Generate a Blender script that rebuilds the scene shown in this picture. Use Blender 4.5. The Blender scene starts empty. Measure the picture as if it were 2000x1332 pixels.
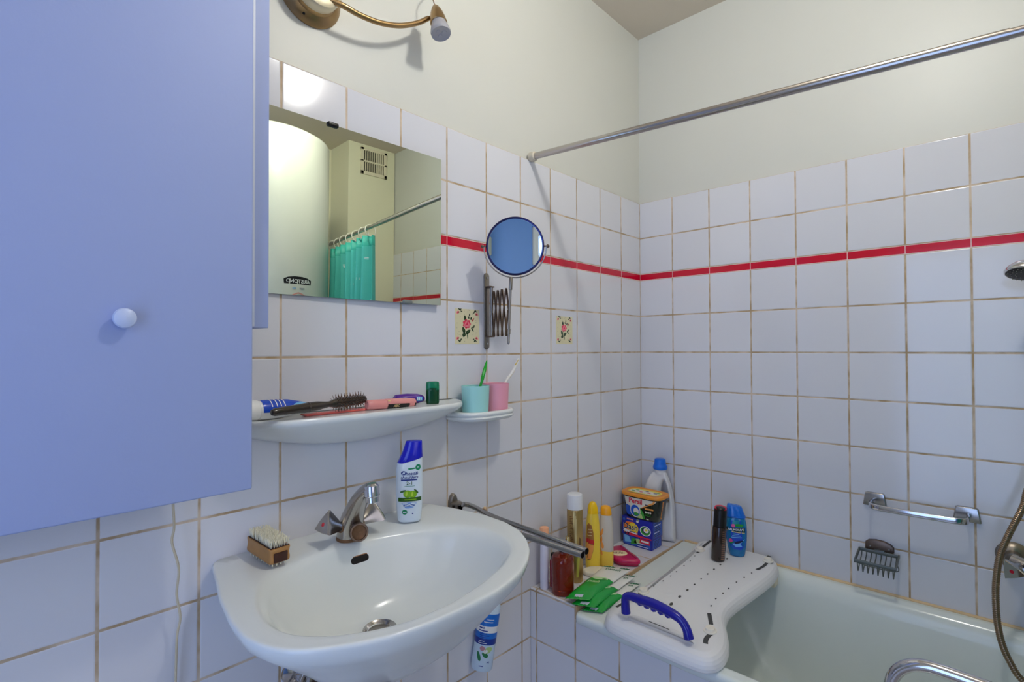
# light levels
LAMP_W, LAMP_C, DOOR_E, EXPO = 145.0, (255, 254, 248), 2.3, 0.12
FILL_C, FILL_E = (255, 246, 246), 0.9  # colour and strength of the added fill window
import bpy, bmesh, math, random
from mathutils import Vector, Matrix
from mathutils.bvhtree import BVHTree
from mathutils.geometry import tessellate_polygon

SC = bpy.context.scene
COL = SC.collection
random.seed(7)
PI = math.pi
V = Vector

# ------------------------------------------------------------------ camera
CAM = V((-1.962, -1.095, 0.0179))
YAW, PITCH, ROLL, FPX = 0.8182, 0.0139, -0.0033, 1012.132
_f = V((math.cos(PITCH) * math.sin(YAW), math.cos(PITCH) * math.cos(YAW), math.sin(PITCH)))
_r = V((math.cos(YAW), -math.sin(YAW), 0))
_u = _r.cross(_f)
RIGHT = math.cos(ROLL) * _r + math.sin(ROLL) * _u
UP = -math.sin(ROLL) * _r + math.cos(ROLL) * _u
FWD = _f

def ray(u, v):
    return FWD + RIGHT * ((u - 1000) / FPX) + UP * ((666 - v) / FPX)

def at(u, v, ax, val):
    """point of the photograph's pixel (u, v) on the plane x|y|z = val"""
    i = 'xyz'.index(ax)
    d = ray(u, v)
    return CAM + d * ((val - CAM[i]) / d[i])

# ------------------------------------------------------------------ objects
def tag(o, label=None, cat=None, group=None, kind=None):
    if label: o['label'] = label
    if cat: o['category'] = cat
    if group: o['group'] = group
    if kind: o['kind'] = kind
    return o

def thing(name, label, cat, loc, group=None):
    o = bpy.data.objects.new(name, None)
    COL.objects.link(o)
    o.location = loc
    o.empty_display_size = 0.02
    o['world'] = tuple(loc)
    return tag(o, label, cat, group)

def world_of(o):
    return V(o['world'])

def obj(name, bm, mat, parent=None, base=None, sharp=35, label=None):
    """link a bmesh (world coordinates) as ONE mesh object under parent"""
    me = bpy.data.meshes.new(name)
    bmesh.ops.recalc_face_normals(bm, faces=bm.faces[:])
    org = world_of(parent) if parent is not None else V(base if base is not None else (0, 0, 0))
    if parent is not None and base is not None:
        org = V(base)
    bmesh.ops.translate(bm, verts=bm.verts[:], vec=-org)
    bm.to_mesh(me)
    bm.free()
    for p in me.polygons:
        p.use_smooth = True
    if sharp is not None:
        me.set_sharp_from_angle(angle=math.radians(sharp))
    for m in (mat if isinstance(mat, (list, tuple)) else [mat]):
        me.materials.append(m)
    o = bpy.data.objects.new(name, me)
    COL.objects.link(o)
    if parent is not None:
        o.parent = parent
        o.location = org - world_of(parent)
    else:
        o.location = org
    o['world'] = tuple(org)
    if label: o['label'] = label
    return o

def nb():
    return bmesh.new()

def join(bm, other, mtx=None, mi=None):
    """append bmesh other into bm"""
    me = bpy.data.meshes.new('tmp')
    if mtx is not None:
        other.transform(mtx)
    if mi is not None:
        for f in other.faces: f.material_index = mi
    other.to_mesh(me)
    other.free()
    bm.from_mesh(me)
    bpy.data.meshes.remove(me)
    return bm

def box(bm, c, s, bev=0.0, seg=2, mtx=None, mi=None):
    b = nb()
    bmesh.ops.create_cube(b, size=1.0)
    bmesh.ops.scale(b, vec=V(s), verts=b.verts[:])
    if bev > 0:
        bmesh.ops.bevel(b, geom=b.edges[:], offset=bev, segments=seg, affect='EDGES', profile=0.5)
    bmesh.ops.translate(b, verts=b.verts[:], vec=V(c))
    return join(bm, b, mtx, mi)

def box2(bm, lo, hi, bev=0.0, seg=2, mi=None):
    lo, hi = V(lo), V(hi)
    return box(bm, (lo + hi) / 2, hi - lo, bev, seg, None, mi)

def loft(bm, rings, cap0=True, cap1=True, closed=True, mi=0):
    """rings: lists of points with equal counts"""
    vs = [[bm.verts.new(p) for p in r] for r in rings]
    n = len(rings[0])
    for a, b in zip(vs, vs[1:]):
        for i in range(n if closed else n - 1):
            j = (i + 1) % n
            f = bm.faces.new((a[i], a[j], b[j], b[i])); f.material_index = mi
    if closed and cap0: bm.faces.new(vs[0]).material_index = mi
    if closed and cap1: bm.faces.new(vs[-1]).material_index = mi
    return bm

def frame(d, up=None):
    d = V(d).normalized()
    up = V(up) if up is not None else (V((0, 0, 1)) if abs(d.z) < 0.95 else V((0, 1, 0)))
    x = up.cross(d).normalized()
    y = d.cross(x).normalized()
    return x, y, d

def ax_mtx(origin, d, up=None):
    """matrix with local z along d"""
    x, y, z = frame(d, up)
    m = Matrix((x, y, z)).transposed().to_4x4()
    m.translation = V(origin)
    return m

def lathe(bm, prof, c=(0, 0, 0), d=(0, 0, 1), n=32, sx=1.0, sy=1.0, cap0=True, cap1=True, mi=0, mtx=None):
    """prof: (r, h) pairs along direction d"""
    m = mtx if mtx is not None else ax_mtx(c, d)
    rings = []
    for r, h in prof:
        rings.append([m @ V((r * sx * math.cos(2 * PI * i / n), r * sy * math.sin(2 * PI * i / n), h)) for i in range(n)])
    return loft(bm, rings, cap0, cap1, True, mi)

def cyl(bm, a, b, r, r2=None, n=24, bev=0.0, mi=0):
    a, b = V(a), V(b)
    L = (b - a).length
    r2 = r if r2 is None else r2
    if bev > 0:
        prof = [(r - bev, 0), (r - bev * .3, bev * .3), (r, bev), (r2, L - bev), (r2 - bev * .3, L - bev * .3), (r2 - bev, L)]
    else:
        prof = [(r, 0), (r2, L)]
    return lathe(bm, prof, a, b - a, n, mi=mi)

def spline(pts, n=8, closed=False):
    pts = [V(p) for p in pts]
    N = len(pts)
    out = []
    rng = range(N if closed else N - 1)
    for i in rng:
        if closed:
            p0, p1, p2, p3 = pts[(i - 1) % N], pts[i], pts[(i + 1) % N], pts[(i + 2) % N]
        else:
            p1, p2 = pts[i], pts[i + 1]
            p0 = pts[i - 1] if i > 0 else p1 * 2 - p2
            p3 = pts[i + 2] if i + 2 < N else p2 * 2 - p1
        for k in range(n):
            t = k / n
            out.append(0.5 * ((2 * p1) + (p2 - p0) * t + (2 * p0 - 5 * p1 + 4 * p2 - p3) * t * t + (3 * p1 - p0 - 3 * p2 + p3) * t ** 3))
    if not closed: out.append(pts[-1])
    return out

def tube(bm, pts, r, n=12, sm=6, up=None, cap=True, rx=1.0, mi=0):
    """tube along pts; r is a radius or one radius per given point"""
    P = [V(p) for p in pts]
    if isinstance(r, (int, float)): R = [r] * len(P)
    else: R = list(r)
    if sm > 1:
        Q = spline([(p.x, p.y, p.z) for p in P], sm)
        RR = []
        for i in range(len(P) - 1):
            for k in range(sm):
                t = k / sm; RR.append(R[i] * (1 - t) + R[i + 1] * t)
        RR.append(R[-1])
        P, R = Q, RR
    x = None
    rings = []
    for i, p in enumerate(P):
        t = (P[min(i + 1, len(P) - 1)] - P[max(i - 1, 0)]).normalized()
        if x is None:
            x = frame(t, up)[0]
        x = (x - t * x.dot(t)).normalized()
        y = t.cross(x)
        rings.append([p + (x * math.cos(2 * PI * k / n) * rx + y * math.sin(2 * PI * k / n)) * R[i] for k in range(n)])
    return loft(bm, rings, cap, cap, True, mi)

def torus(bm, c, d, R, r, n=40, m=10, mi=0):
    mt = ax_mtx(c, d)
    rings = []
    for i in range(n):
        a = 2 * PI * i / n
        rings.append([mt @ V(((R + r * math.cos(2 * PI * k / m)) * math.cos(a), (R + r * math.cos(2 * PI * k / m)) * math.sin(a), r * math.sin(2 * PI * k / m))) for k in range(m)])
    rings.append(rings[0])
    b = nb()
    loft(b, rings, False, False, True, mi)
    bmesh.ops.remove_doubles(b, verts=b.verts[:], dist=1e-6)
    return join(bm, b)

def resample(poly, c, n):
    """radii of closed 2-D polygon poly seen from c at n even angles"""
    out = []
    N = len(poly)
    for k in range(n):
        a = 2 * PI * k / n
        dx, dy = math.cos(a), math.sin(a)
        best = 0
        for i in range(N):
            x1, y1 = poly[i][0] - c[0], poly[i][1] - c[1]
            x2, y2 = poly[(i + 1) % N][0] - c[0], poly[(i + 1) % N][1] - c[1]
            ex, ey = x2 - x1, y2 - y1
            den = dx * ey - dy * ex
            if abs(den) < 1e-12: continue
            t = (x1 * ey - y1 * ex) / den
            s = (x1 * dy - y1 * dx) / den
            if t > 0 and -1e-9 <= s <= 1 + 1e-9: best = max(best, t)
        out.append(best)
    return out

def smooth_list(a, it=1):
    for _ in range(it):
        n = len(a)
        a = [(a[i - 1] + 2 * a[i] + a[(i + 1) % n]) / 4 for i in range(n)]
    return a

def offset_poly(P, d):
    """inset a counter-clockwise or clockwise closed 2-D polyline by d"""
    n = len(P)
    area = sum(P[i][0] * P[(i + 1) % n][1] - P[(i + 1) % n][0] * P[i][1] for i in range(n))
    s = 1 if area > 0 else -1
    out = []
    for i in range(n):
        tx = P[(i + 1) % n][0] - P[i - 1][0]; ty = P[(i + 1) % n][1] - P[i - 1][1]
        l = math.hypot(tx, ty) or 1
        out.append((P[i][0] - s * ty / l * d, P[i][1] + s * tx / l * d))
    return out

def slab(bm, poly, z0, z1, r0, r1, seg=4, mtx=None, mi=0):
    """solid with outline poly (local x, y) from z0 to z1 with rounded edges"""
    rings = []
    def ring(ins, z):
        q = offset_poly(poly, ins)
        rings.append([(mtx @ V((x, y, z))) if mtx is not None else V((x, y, z)) for x, y in q])
    if r0 > 0:
        for k in range(seg + 1):
            a = PI / 2 * k / seg
            ring(r0 * (1 - math.sin(a)), z0 + r0 * (1 - math.cos(a)))
    else: ring(0, z0)
    if r1 > 0:
        for k in range(seg + 1):
            a = PI / 2 * k / seg
            ring(r1 * (1 - math.cos(a)), z1 - r1 * (1 - math.sin(a)))
    else: ring(0, z1)
    return loft(bm, rings, True, True, True, mi)

def rrect(w, h, r, n=6, c=(0, 0)):
    out = []
    for cx, cy, a0 in ((w / 2 - r, h / 2 - r, 0), (-w / 2 + r, h / 2 - r, 90), (-w / 2 + r, -h / 2 + r, 180), (w / 2 - r, -h / 2 + r, 270)):
        for k in range(n + 1):
            a = math.radians(a0 + 90 * k / n)
            out.append((c[0] + cx + r * math.cos(a), c[1] + cy + r * math.sin(a)))
    return out

def ell(a, b, n=32, c=(0, 0), rot=0):
    o = []
    for i in range(n):
        t = 2 * PI * i / n
        x, y = a * math.cos(t), b * math.sin(t)
        o.append((c[0] + x * math.cos(rot) - y * math.sin(rot), c[1] + x * math.sin(rot) + y * math.cos(rot)))
    return o

# ---- flat artwork laid on a surface through a mapping (s, t) -> point
def art_poly(bm, poly, mp, cuts=0, mi=0):
    b = nb()
    tri = tessellate_polygon([[V((x, y, 0)) for x, y in poly]])
    vs = [b.verts.new((x, y, 0)) for x, y in poly]
    for t in tri:
        try: b.faces.new([vs[i] for i in t])
        except ValueError: pass
    if cuts:
        bmesh.ops.subdivide_edges(b, edges=b.edges[:], cuts=cuts, use_grid_fill=True)
    for v in b.verts: v.co = mp(v.co.x, v.co.y)
    return join(bm, b, None, mi)

def art_rect(bm, s0, s1, t0, t1, mp, n=6, m=1, mi=0):
    vs = [[bm.verts.new(mp(s0 + (s1 - s0) * i / n, t0 + (t1 - t0) * j / m)) for i in range(n + 1)] for j in range(m + 1)]
    for j in range(m):
        for i in range(n):
            f = bm.faces.new((vs[j][i], vs[j][i + 1], vs[j + 1][i + 1], vs[j + 1][i])); f.material_index = mi
    return bm

_txt = {}
def text_bm(body, size, shear=0.0, bold=0.0, align='CENTER'):
    key = (body, shear, bold, align)
    if key not in _txt:
        cu = bpy.data.curves.new('txt', 'FONT')
        cu.body = body; cu.size = 1.0; cu.align_x = align; cu.align_y = 'CENTER'; cu.shear = shear; cu.offset = bold
        cu.resolution_u = 3
        o = bpy.data.objects.new('txt', cu)
        COL.objects.link(o)
        dg = bpy.context.evaluated_depsgraph_get()
        me = bpy.data.meshes.new_from_object(o.evaluated_get(dg))
        bpy.data.objects.remove(o)
        bpy.data.curves.remove(cu)
        _txt[key] = me
    b = nb()
    b.from_mesh(_txt[key])
    bmesh.ops.scale(b, vec=(size, size, size), verts=b.verts[:])
    return b

def art_text(bm, body, size, s, t, mp, shear=0.0, bold=0.0, align='CENTER', stretch=1.0, mi=0):
    b = text_bm(body, size, shear, bold, align)
    for v in b.verts: v.co = mp(s + v.co.x * stretch, t + v.co.y)
    return join(bm, b, None, mi)

# ------------------------------------------------------------------ materials
def lin(c):
    c = c / 255.0
    return c / 12.92 if c <= 0.04045 else ((c + 0.055) / 1.055) ** 2.4

def rgb(r, g, b):
    return (lin(r), lin(g), lin(b), 1.0)

def mat(name, col, rough=0.4, metal=0.0, spec=0.5, trans=0.0, ior=1.45, coat=0.0, noise=0.0, nscale=30.0, bump=0.0, bscale=60.0, sss=0.0, emit=None, estr=0.0, alpha=1.0):
    m = bpy.data.materials.new(name)
    m.use_nodes = True
    nt = m.node_tree
    b = nt.nodes['Principled BSDF']
    c = rgb(*col)
    b.inputs['Base Color'].default_value = c
    b.inputs['Roughness'].default_value = rough
    b.inputs['Metallic'].default_value = metal
    b.inputs['Specular IOR Level'].default_value = spec
    b.inputs['Transmission Weight'].default_value = trans
    b.inputs['IOR'].default_value = ior
    b.inputs['Coat Weight'].default_value = coat
    if sss: b.inputs['Subsurface Weight'].default_value = sss; b.inputs['Subsurface Scale'].default_value = 0.01
    if emit:
        b.inputs['Emission Color'].default_value = rgb(*emit)
        b.inputs['Emission Strength'].default_value = estr
    tc = None
    if noise or bump:
        tc = nt.nodes.new('ShaderNodeTexCoord')
    if noise:
        nz = nt.nodes.new('ShaderNodeTexNoise'); nz.inputs['Scale'].default_value = nscale; nz.inputs['Detail'].default_value = 4
        nt.links.new(tc.outputs['Object'], nz.inputs['Vector'])
        mx = nt.nodes.new('ShaderNodeMix'); mx.data_type = 'RGBA'
        mx.inputs['A'].default_value = tuple(x * (1 - noise) for x in c[:3]) + (1,)
        mx.inputs['B'].default_value = tuple(min(1, x * (1 + noise)) for x in c[:3]) + (1,)
        nt.links.new(nz.outputs['Fac'], mx.inputs['Factor'])
        nt.links.new(mx.outputs['Result'], b.inputs['Base Color'])
    if bump:
        nz = nt.nodes.new('ShaderNodeTexNoise'); nz.inputs['Scale'].default_value = bscale; nz.inputs['Detail'].default_value = 3
        nt.links.new(tc.outputs['Object'], nz.inputs['Vector'])
        bp = nt.nodes.new('ShaderNodeBump'); bp.inputs['Strength'].default_value = bump; bp.inputs['Distance'].default_value = 0.002
        nt.links.new(nz.outputs['Fac'], bp.inputs['Height'])
        nt.links.new(bp.outputs['Normal'], b.inputs['Normal'])
    return m

class NG:
    """tiny helper for math node chains"""
    def __init__(s, nt): s.nt = nt
    def m(s, op, a, b=None, c=None, clamp=False):
        n = s.nt.nodes.new('ShaderNodeMath'); n.operation = op; n.use_clamp = clamp
        for i, x in enumerate((a, b, c)):
            if x is None: continue
            if isinstance(x, (int, float)): n.inputs[i].default_value = x
            else: s.nt.links.new(x, n.inputs[i])
        return n.outputs[0]
    def sstep(s, x, e0, e1):
        n = s.nt.nodes.new('ShaderNodeMapRange'); n.interpolation_type = 'SMOOTHSTEP'
        s.nt.links.new(x, n.inputs['Value'])
        n.inputs['From Min'].default_value = e0; n.inputs['From Max'].default_value = e1
        return n.outputs['Result']
    def mix(s, f, a, b):
        n = s.nt.nodes.new('ShaderNodeMix'); n.data_type = 'RGBA'
        for k, x in (('Factor', f), ('A', a), ('B', b)):
            if isinstance(x, (int, float)): n.inputs[k].default_value = x
            elif isinstance(x, tuple): n.inputs[k].default_value = x
            else: s.nt.links.new(x, n.inputs[k])
        return n.outputs['Result']
    def noise(s, vec, scale, detail=3.0):
        n = s.nt.nodes.new('ShaderNodeTexNoise'); n.inputs['Scale'].default_value = scale; n.inputs['Detail'].default_value = detail
        s.nt.links.new(vec, n.inputs['Vector'])
        return n.outputs['Fac']

P = 0.15          # tile pitch
def tile_mat(name, ua, uoff, va, voff=0.0, band=True, grout=(204, 184, 156), stain=True, gw=0.0027, tile=(226, 226, 231), tilt=None):
    """glazed square wall tiles with tan grout; ua / va name the two object axes of the surface"""
    m = bpy.data.materials.new(name); m.use_nodes = True
    nt = m.node_tree; b = nt.nodes['Principled BSDF']; g = NG(nt)
    tc = nt.nodes.new('ShaderNodeTexCoord')
    sp = nt.nodes.new('ShaderNodeSeparateXYZ'); nt.links.new(tc.outputs['Object'], sp.inputs[0])
    A = {'x': sp.outputs[0], 'y': sp.outputs[1], 'z': sp.outputs[2]}
    u = g.m('SUBTRACT', A[ua], uoff)
    v = g.m('SUBTRACT', A[va], voff)
    red = None
    if band:
        hi = g.m('GREATER_THAN', v, 0.3124)
        v2 = g.m('SUBTRACT', v, g.m('MULTIPLY', hi, 0.0267))
        red = g.m('MULTIPLY', g.m('GREATER_THAN', v, 0.2995), g.m('LESS_THAN', v, 0.3262))
    else:
        v2 = v
    def dist(x):
        f = g.m('FRACT', g.m('ADD', g.m('DIVIDE', x, P), 100.5))
        return g.m('MULTIPLY', g.m('ABSOLUTE', g.m('SUBTRACT', f, 0.5)), P)
    wob = g.m('MULTIPLY', g.m('SUBTRACT', g.noise(tc.outputs['Object'], 55.0, 2.0), 0.5), 0.0010)
    du, dv = g.m('ADD', dist(u), wob), g.m('ADD', dist(v2), wob)
    d = g.m('MINIMUM', du, dv)
    # the band's own thin white joints
    fac = g.sstep(d, gw * 0.75, gw * 1.15)          # 1 = glaze, 0 = grout
    # per tile variation
    cu = g.m('FLOOR', g.m('ADD', g.m('DIVIDE', u, P), 0.0)); cv = g.m('FLOOR', g.m('DIVIDE', v2, P))
    wn = nt.nodes.new('ShaderNodeTexWhiteNoise'); wn.noise_dimensions = '2D'
    cb = nt.nodes.new('ShaderNodeCombineXYZ'); nt.links.new(cu, cb.inputs[0]); nt.links.new(cv, cb.inputs[1])
    nt.links.new(cb.outputs[0], wn.inputs['Vector'])
    tcol = rgb(*tile)
    t2 = tuple(x * 0.955 for x in tcol[:3]) + (1,)
    base = g.mix(wn.outputs['Value'], tcol, t2)
    gn = g.noise(tc.outputs['Object'], 16.0, 4.0)
    gc = rgb(*grout); gd = rgb(grout[0] - 26, grout[1] - 32, grout[2] - 40); gl = rgb(min(255, grout[0] + 16), min(255, grout[1] + 18), min(255, grout[2] + 24))
    gcol = g.mix(g.sstep(gn, 0.35, 0.65), gd if stain else gc, gl)
    col = g.mix(fac, gcol, base)
    if band:
        jw = g.m('GREATER_THAN', du, 0.0010)
        je = g.m('MULTIPLY', g.m('GREATER_THAN', v, 0.3012), g.m('LESS_THAN', v, 0.3246))
        rc = g.mix(g.m('MULTIPLY', jw, je), rgb(238, 206, 206), rgb(205, 8, 44))
        col = g.mix(red, col, rc)
        fac = g.m('MAXIMUM', fac, red)
    nt.links.new(col, b.inputs['Base Color'])
    rr = g.m('SUBTRACT', 0.75, g.m('MULTIPLY', fac, 0.64))
    nt.links.new(rr, b.inputs['Roughness'])
    b.inputs['Specular IOR Level'].default_value = 0.5
    # bump: rounded tile edge + slight waviness
    hgt = g.sstep(d, gw * 0.5, gw + 0.0022)
    if band: hgt = g.m('MAXIMUM', hgt, red)
    wav = g.m('MULTIPLY', g.noise(tc.outputs['Object'], 9.0, 1.0), 0.5)
    # every tile sits at its own tiny tilt
    tl = g.m('MULTIPLY', g.m('SUBTRACT', wn.outputs['Value'], 0.5), 0.9)
    fu = g.m('FRACT', g.m('ADD', g.m('DIVIDE', u, P), 100.0))
    hh = g.m('ADD', g.m('ADD', hgt, wav), g.m('MULTIPLY', tl, fu))
    if tilt:
        ci, cj, ku, kv = tilt      # one tile set crooked
        cond = g.m('MULTIPLY', g.m('COMPARE', cu, ci, 0.1), g.m('COMPARE', cv, cj, 0.1))
        hh = g.m('ADD', hh, g.m('MULTIPLY', cond, g.m('ADD', g.m('MULTIPLY', u, ku), g.m('MULTIPLY', v, kv))))
    bp = nt.nodes.new('ShaderNodeBump'); bp.inputs['Strength'].default_value = 0.75; bp.inputs['Distance'].default_value = 0.0009
    nt.links.new(hh, bp.inputs['Height']); nt.links.new(bp.outputs['Normal'], b.inputs['Normal'])
    return m
# ------------------------------------------------------------------ shared materials
M = {}
M['tileN'] = tile_mat('glazed_tile_north', 'x', -0.1513, 'z', tilt=(-9, 3, 30, -90))
M['tileE'] = tile_mat('glazed_tile_east', 'y', -0.1441, 'z')
M['tileP'] = tile_mat('glazed_tile_panel', 'y', -0.0250, 'z', band=False)
M['tileL'] = tile_mat('glazed_tile_ledge', 'x', -0.1000, 'y', -0.0250, band=False)
M['paint'] = mat('cream_wall_paint', (216, 216, 207), 0.42, noise=0.02, nscale=4, bump=0.05, bscale=35)
M['paint_old'] = mat('stained_wall_paint', (240, 236, 206), 0.5, noise=0.05, nscale=3, bump=0.05, bscale=30)
M['paint_blue'] = mat('pale_blue_wall_paint', (112, 158, 236), 0.5, noise=0.02, nscale=4)
M['ceil'] = mat('ceiling_paint', (226, 214, 196), 0.8, noise=0.02, nscale=5)
M['floor'] = tile_mat('floor_tile', 'x', 0.0, 'y', 0.0, band=False, tile=(176, 168, 160), grout=(150, 140, 128))
M['chrome'] = mat('chrome', (205, 205, 210), 0.10, 1.0)
M['chrome_worn'] = mat('worn_chrome', (176, 172, 168), 0.22, 1.0, noise=0.18, nscale=45)
M['nickel'] = mat('dull_nickel', (150, 142, 132), 0.34, 1.0, noise=0.2, nscale=60)
M['brown_metal'] = mat('tarnished_metal', (122, 104, 92), 0.38, 1.0, noise=0.28, nscale=70)
M['brass'] = mat('brushed_brass', (172, 142, 100), 0.30, 1.0, noise=0.06, nscale=20)
M['porcelain'] = mat('white_porcelain', (228, 232, 230), 0.17)
M['enamel'] = mat('bath_enamel', (228, 235, 230), 0.14)
M['black'] = mat('black_plastic', (14, 13, 14), 0.35)
M['darkhole'] = mat('dark_gap', (24, 20, 18), 0.8)
M['white'] = mat('white_plastic', (236, 236, 236), 0.32)
M['cream'] = mat('cream_plastic', (238, 228, 200), 0.4)
M['rust'] = mat('rust_brown', (96, 52, 26), 0.7, noise=0.4, nscale=90)
M['silicone'] = mat('yellowed_sealant', (226, 196, 150), 0.5, noise=0.22, nscale=25)

ZF, ZC = -1.30, 1.327      # floor, ceiling
XW, YS, YR = -2.75, -2.04, -2.29
TOPZ = 0.6249              # upper edge of the tiling

def structure(name, bm, m, sharp=30):
    o = obj(name, bm, m, None, (0, 0, 0), sharp)
    o['kind'] = 'structure'
    return o

# north wall: tiled field slightly proud of the painted upper part
b = nb(); box2(b, (XW - .1, 0.0, ZF), (0.1, 0.10, TOPZ), 0.0, mi=0); box2(b, (XW - .1, 0.005, TOPZ), (0.1, 0.10, ZC), 0.0, mi=1)
structure('wall_north', b, [M['tileN'], M['paint']])
b = nb(); box2(b, (0.0, YR - .1, ZF), (0.10, 0.0, TOPZ), 0.0, mi=0); box2(b, (0.005, YR - .1, TOPZ), (0.10, 0.005, ZC), 0.0, mi=1)
structure('wall_east', b, [M['tileE'], M['paint']])
# south wall with the boxed-in duct column beside the bath
b = nb()
box2(b, (-0.34, YR - .1, ZF), (0.0, YS, ZC), 0.0, mi=0)
WX0, WX1, WZ0, WZ1 = -2.50, -1.40, -0.25, 1.10
box2(b, (XW - .1, YR - .1, ZF), (WX0, YR, ZC)); box2(b, (WX1, YR - .1, ZF), (-0.34, YR, ZC)); box2(b, (WX0, YR - .1, ZF), (WX1, YR, WZ0)); box2(b, (WX0, YR - .1, WZ1), (WX1, YR, ZC))
structure('wall_south', b, [M['paint_old']])
# west wall with a door opening (behind the camera)
b = nb()
DY0, DY1, DZ = -1.48, -0.48, 0.78
box2(b, (XW - .1, YR - .1, ZF), (XW, DY0, ZC), mi=1); box2(b, (XW - .1, DY1, ZF), (XW, 0.1, ZC)); box2(b, (XW - .1, DY0, DZ), (XW, DY1, ZC))
structure('wall_west', b, [M['paint'], M['paint_blue']])
b = nb(); box2(b, (XW - .1, YR - .1, ZF - .05), (0.1, 0.1, ZF)); structure('floor', b, M['floor'])
b = nb(); box2(b, (XW - .1, YR - .1, ZC), (0.1, 0.1, ZC + .05)); structure('ceiling', b, M['ceil'])

# glazed door to the daylit room behind the camera
M['door_paint'] = mat('white_door_paint', (226, 228, 232), 0.4)
M['door_glass'] = mat('daylit_frosted_glass', (120, 160, 235), 0.3, emit=(176, 204, 255), estr=DOOR_E)
dr = thing('door_1', None, None, (XW - .03, DY0, ZF)); dr['kind'] = 'structure'
b = nb()
box2(b, (XW - .06, DY0, ZF), (XW - .02, DY0 + .09, DZ), .002); box2(b, (XW - .06, DY1 - .09, ZF), (XW - .02, DY1, DZ), .002)
box2(b, (XW - .06, DY0 + .09, DZ - .1), (XW - .02, DY1 - .09, DZ), .002); box2(b, (XW - .06, DY0 + .09, ZF), (XW - .02, DY1 - .09, ZF + .16), .002)
obj('door_frame', b, M['door_paint'], dr)
b = nb(); box2(b, (XW - .05, DY0 + .09, ZF + .16), (XW - .04, DY1 - .09, DZ - .1)); obj('glass_pane', b, M['door_glass'], dr)
b = nb(); cyl(b, (XW - .02, DY0 + .05, -.28), (XW + .03, DY0 + .05, -.28), .009); cyl(b, (XW + .03, DY0 + .045, -.28), (XW + .03, DY0 + .16, -.28), .008); obj('door_handle', b, M['nickel'], dr)

# glowing window added out of view in the south wall as neutral fill
M['fill_glass'] = mat('fill_window_glow', (220, 222, 236), 0.4, emit=FILL_C, estr=FILL_E)
wn_ = thing('fill_window_1', None, None, ((WX0 + WX1) / 2, YR, WZ0)); wn_['kind'] = 'structure'
b = nb()
for a in ((WX0, WZ0, WX1, WZ0 + .05), (WX0, WZ1 - .05, WX1, WZ1), (WX0, WZ0 + .05, WX0 + .05, WZ1 - .05), (WX1 - .05, WZ0 + .05, WX1, WZ1 - .05), ((WX0 + WX1) / 2 - .03, WZ0 + .05, (WX0 + WX1) / 2 + .03, WZ1 - .05)):
    box2(b, (a[0], YR - .06, a[1]), (a[2], YR - .01, a[3]), .003)
obj('fill_window_frame', b, M['door_paint'], wn_)
b = nb(); box2(b, (WX0 + .04, YR - .045, WZ0 + .04), (WX1 - .04, YR - .04, WZ1 - .04)); obj('fill_window_pane', b, M['fill_glass'], wn_)

# sealant line where the bath meets the wall
b = nb(); tube(b, [(-.004, -.19, -.7405), (-.004, -1.0, -.741), (-.004, -2.03, -.741)], .005, 8, 1); structure('trim_1', b, M['silicone'])

# ventilation grille on the duct column (seen in the wall mirror)
vg = thing('vent_grille', 'white slotted air vent high on the duct column, reflected in the wall mirror', 'vent', (-.16, YS, 1.22))
b = nb()
x0, x1, z0, z1 = -.255, -.066, 1.131, 1.306
for a in ((x0, z0, x1, z0 + .022), (x0, z1 - .016, x1, z1), (x0, z0, x0 + .018, z1), (x1 - .018, z0, x1, z1), (x0, 1.214, x1, 1.224)):
    box2(b, (a[0], YS, a[1]), (a[2], YS + .010, a[3]), .001)
n = 11
for i in range(n):
    x = x0 + .018 + (x1 - x0 - .036) * (i + .0) / (n - 1)
    box2(b, (x - .0030, YS, z0 + .01), (x + .0030, YS + .008, z1 - .01))
obj('grille', b, M['cream'], vg)
b = nb(); box2(b, (x0 + .01, YS, z0 + .01), (x1 - .01, YS + .001, z1 - .01)); obj('backing', b, M['darkhole'], vg, label='dark opening behind the slots')

# ------------------------------------------------------------------ light
LX, LY, LZ = -1.05, -0.95, 1.245
cl = thing('ceiling_lamp', 'round white globe lamp near the middle of the bathroom ceiling', 'lamp', (LX, LY, ZC))
b = nb(); lathe(b, [(.0, 0), (.045, 0), (.048, .004), (.048, .016), (.040, .024), (0, .024)], (LX, LY, ZC), (0, 0, -1), 40, cap0=False, cap1=False); obj('ceiling_rose', b, M['white'], cl)
M['globe'] = mat('lit_opal_globe', (255, 246, 228), 0.5, emit=LAMP_C, estr=LAMP_W)
b = nb(); bmesh.ops.create_uvsphere(b, u_segments=32, v_segments=20, radius=.058); bmesh.ops.translate(b, verts=b.verts[:], vec=V((LX, LY, LZ))); obj('opal_globe', b, M['globe'], cl, sharp=None)
w = bpy.data.worlds.new('room_air'); SC.world = w; w.use_nodes = True
w.node_tree.nodes['Background'].inputs[0].default_value = (0.5, 0.6, 0.9, 1); w.node_tree.nodes['Background'].inputs[1].default_value = 0.0

# camera
cd = bpy.data.cameras.new('camera'); co = bpy.data.objects.new('camera', cd); COL.objects.link(co)
cd.sensor_width = 36; cd.sensor_fit = 'HORIZONTAL'; cd.lens = FPX * 36 / 2000; cd.clip_start = .01
mt = Matrix((RIGHT, UP, -FWD)).transposed().to_4x4(); mt.translation = CAM
co.matrix_world = mt
SC.camera = co
SC.view_settings.view_transform = 'Standard'; SC.view_settings.look = 'None'; SC.view_settings.gamma = 1; SC.view_settings.use_curve_mapping = False
SC.view_settings.exposure = EXPO
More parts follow.
